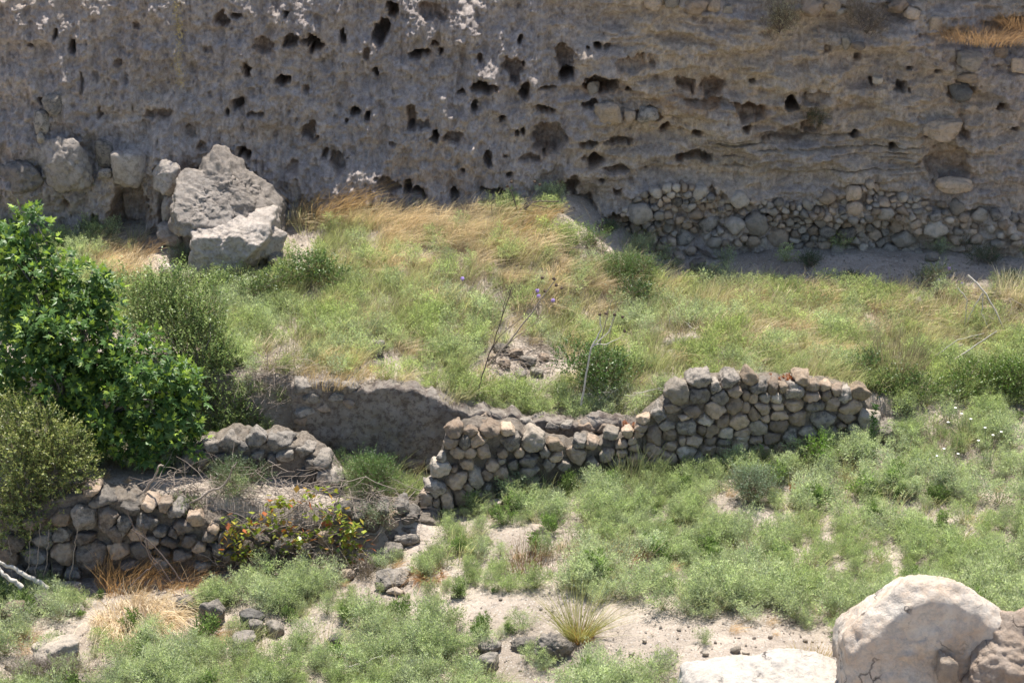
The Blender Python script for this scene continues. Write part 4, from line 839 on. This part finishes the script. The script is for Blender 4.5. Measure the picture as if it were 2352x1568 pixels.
def bush(name, label, u, v, w_, h_, n, col, seed, L=.04, W=.02, Y=None, new=None, cat='shrub', group=None, spl=.14, nl=7, shell=.35, up=.5, sm=None):
    p = gp(u, v+h_*.42) if Y is None else np.array(at(u, v+h_*.4, Y)); k = FPX/(p[1]*1.07); rr = np.random.default_rng(seed); bl = []
    for i in range(6): bl.append((u+rr.normal()*w_*.2, v+rr.normal()*h_*.12, w_*.27, h_*.30, rr.normal()*.15))
    return leafy(name, label, cat, p, VB(bl, p[1]), n, nl, L, W, col, seed, r0=.008, sp_len=spl, shell=shell, up=up, new=new, group=group, stemmat=sm or M_twig, per=2)
bush('round_bush', 'round leafy green bush right of the fallen blocks', 712, 622, 135, 105, 520, (.10, .17, .045), 41, .04, .03, new=(.17, .22, .07))
bush('green_bush', 'low leafy bush below the fallen blocks, left of the round bush', 600, 660, 150, 80, 420, (.11, .165, .05), 42, .035, .025, new=(.16, .2, .07))
bush('green_bush', 'spreading green bush under the lower fallen block by the evergreen shrub', 510, 650, 110, 60, 260, (.10, .155, .05), 43, .035, .022)
bush('silver_tuft', 'small silvery green bushy tuft below the niche in the cliff', 416, 590, 74, 56, 260, (.19, .25, .16), 44, .05, .008, spl=.16)
bush('feathery_bush', 'bright feathery green bush at the edge of the cliff shadow, centre', 1445, 618, 150, 75, 620, (.13, .20, .06), 45, .05, .01, spl=.2, nl=11)
bush('dark_bush', 'dark leafy bush just under the bright feathery bush', 1455, 672, 110, 60, 300, (.07, .12, .035), 46, .035, .022)
bush('leafy_bush', 'broad dark green leafy bush behind the broken wall around the white stalk', 1420, 840, 250, 130, 950, (.085, .15, .04), 47, .038, .03, new=(.14, .2, .06))
bush('leafy_bush', 'large rounded deep green bush at the right edge of the terrace', 2270, 862, 230, 120, 1300, (.09, .155, .03), 48, .04, .022, new=(.16, .22, .05), nl=8)
bush('leafy_bush', 'low deep green bush right behind the tall stone wall', 2090, 880, 190, 80, 600, (.085, .15, .035), 49, .038, .024, new=(.15, .2, .05))
bush('leafy_bush', 'small green bush left of the reed clump above the tall wall', 1995, 830, 90, 60, 260, (.10, .165, .05), 50, .038, .024)
bush('mound_plant', 'small fresh green plant on the bare mound below the cliff', 1366, 545, 60, 44, 120, (.15, .23, .07), 51, .06, .012, spl=.22)
bush('mound_plant', 'tiny pale green plant left on the bare mound', 1312, 562, 36, 26, 60, (.17, .23, .08), 52, .05, .012)
bush('pit_bush', 'airy feathery green bush growing in the pit before the earthen wall', 850, 1095, 150, 110, 560, (.11, .19, .05), 53, .05, .009, spl=.24, nl=12)
bush('grey_bush', 'grey green bush growing on the rubble ridge', 540, 1095, 130, 70, 460, (.14, .19, .09), 54, .045, .01, spl=.2, nl=10)
bush('silver_bush', 'pale silvery bush against the foot of the broken wall', 1175, 1120, 90, 60, 260, (.21, .27, .15), 55, .045, .01, spl=.18, nl=9)
bush('lime_weed', 'bright lime green leafy weed at the foot of the tall wall', 1872, 1045, 66, 58, 130, (.19, .30, .05), 56, .09, .018, spl=.2, nl=7)
bush('lime_weed', 'small bright green weed sprouting before the wall centre', 1746, 1042, 24, 34, 40, (.15, .27, .05), 57, .08, .02, spl=.12)
bush('silver_bush', 'round silvery grey bush above the bare patch on the slope', 1740, 1115, 130, 90, 620, (.20, .255, .16), 58, .045, .01, spl=.2, nl=9)
bush('cliff_shrub', 'dry straw coloured shrub hanging from the cliff top, left of two', 1790, 42, 90, 84, 420, (.30, .25, .17), 59, .03, .014, Y=FY(1790,42)-.3, new=(.48, .42, .28), sm=M_twigd)
bush('cliff_shrub', 'dry purplish brown shrub hanging from the cliff top, right of two', 1990, 42, 100, 90, 420, (.26, .205, .17), 60, .03, .012, Y=FY(1990,42)-.3, new=(.36, .28, .22), sm=M_twigd)
bush('cliff_tuft', 'small dark green tuft growing in a shallow cliff hollow', 1872, 276, 34, 44, 90, (.07, .10, .045), 61, .05, .008, Y=FY(1872,276)-.02)
bush('purple_scrub', 'low purple grey dry scrub in the bottom left corner', 110, 1545, 280, 46, 900, (.25, .20, .19), 62, .04, .006, spl=.12, nl=9, new=(.34, .28, .26), sm=M_twig)
bush('twiggy_tuft', 'purple grey twiggy tuft beside the long flat slab', 838, 1300, 56, 46, 220, (.22, .17, .15), 63, .05, .006, spl=.12, nl=9)
for i, (u, v, w_, h_, lb) in enumerate([(1865,598,54,34,'dark weed in the shadow left of the heap'),(1960,640,50,30,'dark weed in the shadow in front of the heap'),(2270,590,70,40,'dark weed in the far right shadow'),(2140,630,110,56,'dark leafy weeds around the purple thistles by the shadow edge'),
        (2210,560,50,28,'dark weed against the right cliff foot'),(1400,525,36,22,'dark green tuft where the mound meets the rubble band'),(2320,640,60,30,'green weed at the right edge by the cliff shadow')]):
    bush('dark_weed', lb, u, v, w_, h_, 150, (.075, .11, .045), 70+i, .05, .009, spl=.16, nl=9)
def tuft(name, label, u, v, n, R, H, lean, col, seed, W=.007, spread=.4, cat='grass tuft', Y=None, head=0, seg=4, group=None):
    p = gp(u, v) if Y is None else np.array(at(u, v, Y)); rr = np.random.default_rng(seed); V, c = blades(rr, n, R, H, lean, W, spread, seg, head)
    return tag(polys(name, V+p, c*np.array(col), M_dry, loc=p), label, cat, group)
tuft('straw_tuft', 'large drooping bleached straw tuft in the left foreground', 320, 1432, 950, .66, .74, (.35, -.75, -.62), (.70, .59, .42), 81, .012, .5, seg=5)
tuft('straw_tuft', 'orange dry grass tuft against the retaining wall', 290, 1345, 420, .45, .75, (.3, 0, -.2), (.50, .32, .15), 82, .008, .3)
tuft('straw_tuft', 'bent orange straw at the right of the retaining wall face', 420, 1345, 220, .4, .5, (.5, -.2, -.3), (.48, .31, .16), 83, .008, .4)
tuft('upright_tuft', 'upright yellow green grass tuft standing on the bare dirt', 1330, 1470, 330, .15, 1.0, (.08, 0, -.08), (.33, .33, .11), 84, .008, .8)
tuft('upright_tuft', 'orange base stems of the upright tuft on the bare dirt', 1335, 1474, 120, .13, .32, (.1, 0, 0), (.42, .25, .08), 85, .009, .6)
tuft('rusty_tuft', 'rusty brown drooping grass tuft beside the grey slabs', 985, 1330, 260, .2, .36, (-.1, -.5, -.7), (.40, .23, .11), 86, .010, .7)
tuft('rusty_tuft', 'rusty brown grass patch in weeds above the upright tuft', 1390, 1320, 240, .3, .34, (.2, -.3, -.5), (.42, .23, .11), 87, .009, .6)
tuft('rusty_tuft', 'reddish dry stalks on the bare patch below the broken wall', 1205, 1310, 150, .3, .52, (.0, 0, 0), (.24, .13, .07), 88, .008, .15)
tuft('rusty_tuft', 'small rusty tuft among green weeds right of centre', 1455, 1285, 130, .18, .34, (.1, -.3, -.3), (.40, .24, .11), 89, .009, .6)
tuft('yellow_tuft', 'yellow dry tuft between the chalky boulder and the huge boulder', 1860, 1540, 380, .28, .36, (.05, 0, -.05), (.42, .32, .10), 90, .008, .5)
tuft('straw_tuft', 'pale straw tuft low at the left edge of the foreground', 60, 1480, 160, .2, .36, (.4, -.3, -.4), (.52, .38, .24), 91, .009, .5)
tuft('straw_tuft', 'small orange straw between foreground weeds below the large straw tuft', 470, 1470, 160, .22, .34, (.6, -.2, -.4), (.50, .33, .18), 92, .009, .5)
tuft('reed_clump', 'tall dry reed clump standing on the right terrace', 2058, 870, 380, .42, 1.15, (.1, 0, -.03), (.27, .235, .15), 93, .009, .28)
tuft('oat_clump', 'green oat clump before the junction of the two stone walls', 1470, 1130, 200, .35, .75, (.06, 0, -.06), (.20, .22, .10), 94, .008, .3, head=3)
tuft('oat_clump', 'dark green grass clump before the broken wall', 1265, 1160, 160, .25, .5, (.1, 0, -.1), (.12, .18, .06), 95, .008, .4)
tuft('oat_clump', 'pale oats on the terrace edge behind the curved earthen wall', 1040, 925, 160, .3, .5, (.35, 0, -.2), (.45, .42, .24), 96, .007, .4, head=2.5)
tuft('cream_grass', 'cream coloured seed grass at the far right edge below the cliff shadow', 2330, 690, 240, .3, .62, (.05, 0, -.05), (.60, .55, .38), 97, .008, .25, head=3)
tuft('ledge_grass', 'thick orange dry grass on the upper right cliff ledge', 2260, 88, 1300, .85, .50, (.1, -.1, -.45), (.36, .24, .14), 98, .009, .45, Y=FY(2260,88)-.25)
tuft('ledge_grass', 'orange dry grass at the upper right corner of the cliff', 2345, 60, 500, .45, .5, (.0, -.1, -.35), (.36, .235, .13), 99, .009, .4, Y=FY(2340,60)-.25)
tuft('dry_tuft', 'tall seed headed straw tuft leaning right in the middle of the mound under the cliff', 900, 520, 420, .5, .6, (.6, -.1, -.2), (.55, .44, .28), 108, .007, .3, head=2.5)
tuft('dry_tuft', 'golden brown fringe of grass on the top edge of the earthen wall', 770, 884, 420, .6, .4, (.3, -.1, -.2), (.50, .38, .20), 109, .007, .35, head=2)
for i, (u, v, n, R_, H_, lb) in enumerate([(740,500,420,.45,.7,'golden grass tuft at the left of the mound against the cliff'),(800,480,420,.45,.75,'golden tuft leaning under the cliff by the big low hollow'),(1230,510,260,.3,.45,'bright straw tuft at the foot of the dark cliff crevice'),
      (1180,540,200,.3,.4,'straw tuft left of the bare mound'),(230,600,120,.3,.4,'sparse brown grass by the fig tree top'),(320,590,160,.3,.45,'sparse brown grass below the niche'),(1840,700,260,.5,.5,'brown seed grass at the shadow edge right of centre'),(1700,700,160,.4,.4,'brown seed grass at the shadow edge, left patch')]):
    tuft('dry_tuft', lb, u, v, n, R_, H_, (.6, -.1, -.2), (.44, .31, .16) if u > 400 and u < 1500 else (.34, .24, .14), 110+i, .007, .3, head=2.5)
# red dock plants
def dock(label, u, v, n, R_, H_, seed, Y=None, cat='plant'):
    rr = np.random.default_rng(seed); p = gp(u, v) if Y is None else np.array(at(u, v, Y)); Vs, Cs = [], []
    for i in range(n):
        q = p+np.array([rr.uniform(-R_, R_), rr.uniform(-.08, .08), 0]); h = H_*rr.uniform(.6, 1.1); m = 70; t = rr.uniform(.15, 1, m)
        P = q+np.stack([rr.normal(size=m)*.012, rr.normal(size=m)*.012, t*h], -1); Vs.append(tris(P, unit(rr.normal(size=(m, 3))+np.array([0, 0, .5])), rr.uniform(.015, .04, m), rr.uniform(.01, .02, m), rr)); Cs.append(np.array([.40, .15, .055])*rr.uniform(.6, 1.3, (m, 1)))
    return tag(polys('dock_plant', np.concatenate(Vs), np.concatenate(Cs), M_dry, loc=p), label, cat)
dock('rust red dock seed heads growing on top of the tall wall', 1798, 884, 16, .42, .2, 131, YW(1798)+.25)
dock('small rust red dock on the sloping top of the broken wall', 1448, 988, 5, .12, .16, 132, YW(1448)+.2); dock('rust red patch in the pale weeds of the right slope', 1825, 1130, 9, .16, .2, 133)
# tall dark green weed at the wall end
p = gp(2000, 1045); rr = np.random.default_rng(140); m = 420; t = rr.uniform(.0, 1, m)**1.3; P = p+np.stack([rr.normal(size=m)*.05*(1.1-t), rr.normal(size=m)*.05*(1.1-t), t*.95], -1)
tag(polys('tall_weed', diam(P, unit(rr.normal(size=(m, 3))*[1, 1, .2]+[0, 0, .5]), rr.uniform(.05, .11, m), rr.uniform(.012, .022, m), rr), np.array([.075, .13, .045])*rr.uniform(.7, 1.3, (m, 1)), M_leaf, loc=p), 'tall dark green spire weed at the right end of the tall wall', 'weed')
# hanging strand
p = np.array(at(402, -10, FY(402, 0)-.06)); m = 420; t = rr.uniform(0, 1, m); q = np.array(at(418, 205, FY(418, 205)-.12))
P = p+(q-p)*t[:, None]+np.stack([np.sin(t*6)*.04+rr.normal(size=m)*.05, rr.normal(size=m)*.03-.05, 0*t], -1)
tag(polys('hanging_plant', tris(P, unit(rr.normal(size=(m, 3))+[0, -.2, -.8]), rr.uniform(.03, .08, m), rr.uniform(.006, .012, m), rr), np.array([.36, .29, .10])*rr.uniform(.6, 1.3, (m, 1)), M_dry, loc=p), 'yellowish strand of dry plant hanging down the upper left cliff', 'plant')

# ---- stalks, sticks, twig heaps
def stalk(name, label, paths, Y, r, mat, heads=(), headmat=None, cat='stalk', hr=.03, dy=0., rootY=None):
    c = np.array(at(paths[0][0][0], paths[0][0][1], Y)); o = empty(name, c, label, cat); parts = []; rr = np.random.default_rng(int(paths[0][0][0]))
    for j, pth in enumerate(paths):
        P = np.array([at(u, v, Y+dy*i) for i, (u, v) in enumerate(pth)]); tt = np.linspace(0, len(P)-1, len(P)*3); P = np.stack([np.interp(tt, np.arange(len(P)), P[:, a]) for a in range(3)], -1)
        P[1:-1] += rr.normal(size=P[1:-1].shape)*.006; r1 = r if j == 0 else r*.55; parts.append(tube(P, np.linspace(r1, r1*.4, len(P))))
    V, F = join(parts); mk('stem', V, F, mat, parent=o)
    for (u, v) in heads:
        hc = np.array(at(u, v, Y)); D, Fi = ico(2); V = D*hr*(.75+.45*rr.random((len(D), 1))); mk('flower_head', V+hc, Fi, headmat or M_head, smooth=False, parent=o)
    return o
sY = gp(1092, 925)[1]
stalk('thistle_stalk', 'tall dark dry thistle stalk rising from the weeds behind the curved wall', [[(1092,925),(1105,870),(1125,810),(1150,740),(1175,660)],[(1125,810),(1150,770),(1210,720),(1245,640)],[(1150,740),(1160,690),(1180,640)]], sY, .014, M_twigd, [(1245,638),(1252,668)])
stalk('thistle_stalk', 'pale dry thistle stalk leaning right from the debris heap', [[(1118,840),(1160,795),(1220,720),(1262,660),(1278,640)],[(1160,795),(1190,770),(1240,735)]], gp(1118,842)[1], .018, M_twig, [(1278,655),(1272,640),(1290,662)])
stalk('white_stalk', 'bleached white forked thistle stalk standing behind the broken wall', [[(1335,930),(1345,870),(1357,800),(1380,760),(1378,722)],[(1357,800),(1400,760),(1412,722)],[(1362,790),(1395,790),(1425,775)]], gp(1335,945)[1]-.3, .021, M_twigw, [(1378,722),(1412,722),(1430,728),(1392,720),(1435,760)])
stalk('brown_stalk', 'brown thin stalks right of the bleached white stalk', [[(1378,790),(1390,740),(1405,690)],[(1385,800),(1405,740),(1420,680)],[(1400,780),(1412,720),(1428,690)]], gp(1378,930)[1], .012, M_twig)
stalk('dark_stalk', 'dark dead branch leaning up right against the cliff foot crevice', [[(1115,600),(1150,530),(1190,490),(1230,462),(1285,462)],[(1150,530),(1200,480),(1225,440)],[(1190,490),(1175,440),(1165,420)],[(1170,510),(1210,470),(1290,485)],[(1140,545),(1130,500),(1128,470)],[(1200,480),(1240,490),(1262,520)]], 35.9, .024, M_twigd, [(1175,418),(1165,428),(1228,418),(1240,424),(1292,487),(1263,522)], hr=.028)
for i, (u, v) in enumerate([(1234,668),(1270,690),(1237,680),(1062,640)]):
    g = gp(u, v+45); c = np.array(at(u, v, g[1])); o = empty('purple_thistle', g, ['lilac globe thistle head in the centre of the terrace grass', 'lilac globe thistle right of the central pair', 'lower head of the central pair of lilac thistles', 'pale blue thistle head left of centre in the golden grass'][i], 'thistle')
    V, F = tube(np.array([g, c]), [.008, .005]); mk('stem', V, F, M_twig, parent=o); D, Fi = ico(3); rr = np.random.default_rng(i); mk('flower_head', D*.038*(.8+.35*rr.random((len(D), 1)))+c, Fi, M_purple, smooth=False, parent=o)
for i, (u, v) in enumerate([(2155,644),(2180,616),(2210,652)]):
    g = gp(u, v+30); c = np.array(at(u, v, g[1])); o = empty('purple_thistle', g, ['purple thistle nearest the round pale stone on the right terrace', 'topmost purple thistle against the cliff shadow at the right', 'purple thistle left of the bleached sticks'][i], 'thistle')
    V, F = tube(np.array([g, c]), [.008, .005]); mk('stem', V, F, M_twig, parent=o); D, Fi = ico(3); mk('flower_head', D*.035*(.8+.35*rr.random((len(D), 1)))+c, Fi, M_purple, smooth=False, parent=o)
stalk('bleached_sticks', 'bleached forked dead sticks standing on the right terrace', [[(2222,632),(2262,670),(2290,720),(2312,775)],[(2258,672),(2240,700),(2222,740)],[(2258,672),(2255,720),(2275,760)],[(2200,660),(2222,690),(2215,750)]], gp(2270,780)[1], .022, M_twigw, cat='sticks')
stalk('bleached_sticks', 'straight pale sticks lying across the weeds right of the reed clump', [[(2170,840),(2230,800),(2290,760)],[(2150,815),(2200,780),(2260,765)],[(2130,800),(2190,840),(2215,860)]], gp(2200,850)[1], .018, M_twigw, cat='sticks')
def heap(name, label, pts, n, L, r, mat, seed, lift=.3, cat='twigs', flat=.25, jit=.2):
    """pile of loose twigs around picture points (u, v, ru, rv)"""
    rr = np.random.default_rng(seed); parts = []
    for (u, v, ru, rv) in pts:
        for _ in range(n):
            a = rr.uniform(0, 6.28); q = rr.random()**.5; p = gp(u+ru*q*math.cos(a), v+rv*q*math.sin(a)); p[2] += rr.uniform(0, lift)
            d = np.array([rr.normal(), rr.normal()*.7, rr.normal()*flat+.1]); l = L*rr.uniform(.4, 1.2); parts.append(tube(wander(rr, p-unit(d)*l*.4, d, l, 7, jit, .03), np.linspace(r, r*.3, 8)*rr.uniform(.4, 1.2), 4))
    V, F = join(parts); c = gp(pts[0][0], pts[0][1]); return tag(mk(name, V, F, mat, loc=c), label, cat)
heap('twig_heap', 'heap of dead twigs left of the earthen wall under the evergreen shrub', [(600,900,60,50),(640,860,50,30),(620,950,60,40)], 60, .9, .006, M_twig, 151, .35)
heap('brush_pile', 'tangled pile of dead brown vine twigs on the left fill above the yellow leaved vine', [(480,1150,110,40),(620,1160,130,45),(740,1170,90,50),(880,1190,90,35),(420,1190,110,40),(600,1230,130,40)], 70, .95, .0065, M_twig, 152, .4)
heap('brush_pile', 'dark dead twigs among the debris heap of the terrace', [(1190,830,100,38)], 110, .7, .008, M_twig, 153, .15)
heap('twig_heap', 'thin pale twigs strewn over the weeds behind the wall junction', [(1450,940,110,30),(1350,930,60,20)], 34, .9, .006, M_twigw, 154, .35)
heap('twig_heap', 'dry twigs in the sunlit debris left on the right terrace', [(1600,775,80,25),(1780,780,90,25)], 50, .6, .006, M_twigw, 155, .12)
heap('twig_heap', 'dry broken twigs under the mound plant at the shadow edge', [(1340,600,70,25)], 60, .6, .008, M_twig, 156, .12)
heap('twig_heap', 'dry twigs around the bleached sticks at the far right', [(2230,790,90,50),(2300,720,60,40)], 40, .7, .008, M_twig, 157, .3)
heap('twig_heap', 'dark thorny dead twigs hanging before the retaining wall under the vine', [(560,1310,110,16),(740,1300,90,16)], 70, .9, .006, M_twig, 158, .55, flat=.6)
bush('wall_bush', 'thin green brown bush sprouting on top of the retaining wall near the curved branch', 440, 1165, 120, 60, 220, (.14, .17, .07), 64, .04, .02, spl=.16)
bush('wall_bush', 'grey green bush spilling over the rubble right of the vine', 880, 1185, 110, 50, 240, (.20, .24, .14), 65, .045, .01, spl=.18)
def branch(name, label, path, r, mat, Y=None, dys=None, cat='branch'):
    g = gp(*path[0])[1] if Y is None else Y; P = np.array([at(u, v, g+(dys[i] if dys else 0)) for i, (u, v) in enumerate(path)]); tt = np.linspace(0, len(P)-1, 14); P = np.stack([np.interp(tt, np.arange(len(P)), P[:, a]) for a in range(3)], -1)
    P[1:-1] += np.random.default_rng(int(path[0][0])).normal(size=P[1:-1].shape)*.012; V, F = tube(P, np.linspace(r, r*.45, 14), 7); return tag(mk(name, V, F, mat, loc=P[0]), label, cat)
branch('dead_branch', 'thick white dead branch slanting out of the left edge below the shrub', [(112,1352),(70,1325),(30,1305),(-10,1285)], .05, M_twigw, 26.9)
branch('dead_branch', 'second white dead branch crossing low at the left edge', [(50,1348),(15,1320),(-10,1300)], .045, M_twigw, 26.7)
for i, pth in enumerate([[(388,1345),(350,1290),(310,1220),(290,1170)],[(395,1340),(345,1270),(325,1200)],[(420,1335),(380,1285),(340,1240),(300,1215)],[(300,1345),(335,1310),(372,1285)]]):
    branch('dark_stick', ['leftmost long dark stick leaning on the retaining wall', 'steep dark stick crossing the long one on the retaining wall', 'lowest sloping dark stick on the retaining wall', 'short dark stick crossing the others near the straw'][i], pth, .016, M_twigd, 27.3-.1*i, cat='stick')
branch('curved_branch', 'thick curved grey vine branch arching over the brush pile', [(330,1130),(352,1100),(365,1070),(376,1068)], .025, M_twig, 27.9); branch('curved_branch', 'long bare branch forked over the middle of the brush pile', [(430,1160),(480,1130),(520,1110),(530,1085),(545,1060)], .022, M_twig, 27.9)
branch('curved_branch', 'long slanting twig above the yellow leaved vine', [(600,1220),(660,1180),(720,1130),(800,1110)], .014, M_twig, 27.8); branch('arched_twig', 'arched bramble stem over the pit bush', [(770,1180),(790,1110),(830,1095),(900,1120),(950,1160)], .010, M_twig, 28.0)
branch('thin_stick', 'thin white stick lying in the bottom foreground weeds', [(740,1560),(800,1530),(880,1505)], .010, M_twigw, gp(800,1560)[1], cat='stick')
for i, (u0, v0, u1_, v1_) in enumerate([(60,1330,70,1210),(80,1330,92,1200),(100,1330,112,1215),(160,1330,178,1170),(28,1340,20,1240)]):
    branch('dry_reed', ['dry upright reed stalk before the retaining wall, standing with four others'][0], [(u0, v0), ((u0+u1_)/2+3, (v0+v1_)/2), (u1_, v1_)], .010, M_twig, 27.2, cat='reed')['group'] = 'dry reeds before the retaining wall'
# vine with yellow and red leaves
rr = np.random.default_rng(160); c0 = gp(640, 1230); vine = empty('vine', c0, 'bramble vine with yellow green and red leaves sprawling over the left rubble', 'vine'); Vs, Cs, tb = [], [], []
for (u, v, ru, rv, n) in [(540,1220,40,45,90),(620,1195,60,30,80),(680,1240,60,35,100),(760,1180,45,45,80),(800,1265,50,40,110),(720,1130,40,20,30),(650,1150,40,15,60),(560,1270,40,25,80),(800,1220,25,35,70)]:
    for _ in range(n):
        q = rr.normal(size=2)*.5; p = np.array(at(u+ru*q[0], v+rv*q[1], 27.5+rr.uniform(-.1, .25))); Vs.append(p)
    a = np.array(at(u, v+rv, 27.8)); tb.append(tube(wander(rr, a, (rr.normal(), 0, .6), .8, 8, .3, .08), np.linspace(.008, .003, 9), 4))
    for _ in range(5): tb.append(tube(wander(rr, a+rr.normal(size=3)*.2, (rr.normal(), 0, .5), .8, 8, .3, .08), np.linspace(.006, .002, 9), 4))
P = np.array(Vs); n = len(P); D = unit(rr.normal(size=(n, 3))*[1, .6, .5]+[0, -.2, -.2]); S = unit(np.cross(D, [[0, .6, 1]])); V = diam(P, D, rr.uniform(.08, .15, n), rr.uniform(.07, .12, n), rr, S, .06)
pal = np.array([(.30, .33, .05), (.20, .27, .05), (.42, .36, .06), (.42, .13, .05), (.40, .22, .06)]); C = pal[rr.choice(5, n, p=[.32, .26, .18, .12, .12])]*rr.uniform(.7, 1.2, (n, 1))
polys('foliage', V, C, M_shrub, parent=vine); V, F = join(tb); mk('stem', V, F, M_twig, parent=vine)

# white umbels on the right slope
for i, (u, v, hs) in enumerate([(2215,1020,[(2195,935),(2215,950),(2180,968),(2235,962)]),(2270,1060,[(2262,985),(2282,1000),(2250,1010),(2300,990)]),(2180,1070,[(2170,1030),(2200,1040),(2155,1045)])]):
    g = gp(u, v+25); o = empty('umbel_plant', g, ['uppermost white flowered umbel weed on the right slope', 'white flowered umbel weed nearest the right edge', 'lowest white flowered umbel weed on the right slope'][i], 'weed'); tb = []; rr = np.random.default_rng(i+5)
    for (a, b_) in hs:
        h = np.array(at(a, b_, g[1])); tb.append(tube(wander(rr, g, h-g, np.linalg.norm(h-g), 4, .02), .004, 4)); D, Fi = ico(2); e = tb[-1][0][-4:].mean(0); mk('flower_head', D*np.array([.026, .026, .010])+e, Fi, M_umb, smooth=False, parent=o)
    V, F = join(tb); mk('stem', V, F, M_grn, parent=o)
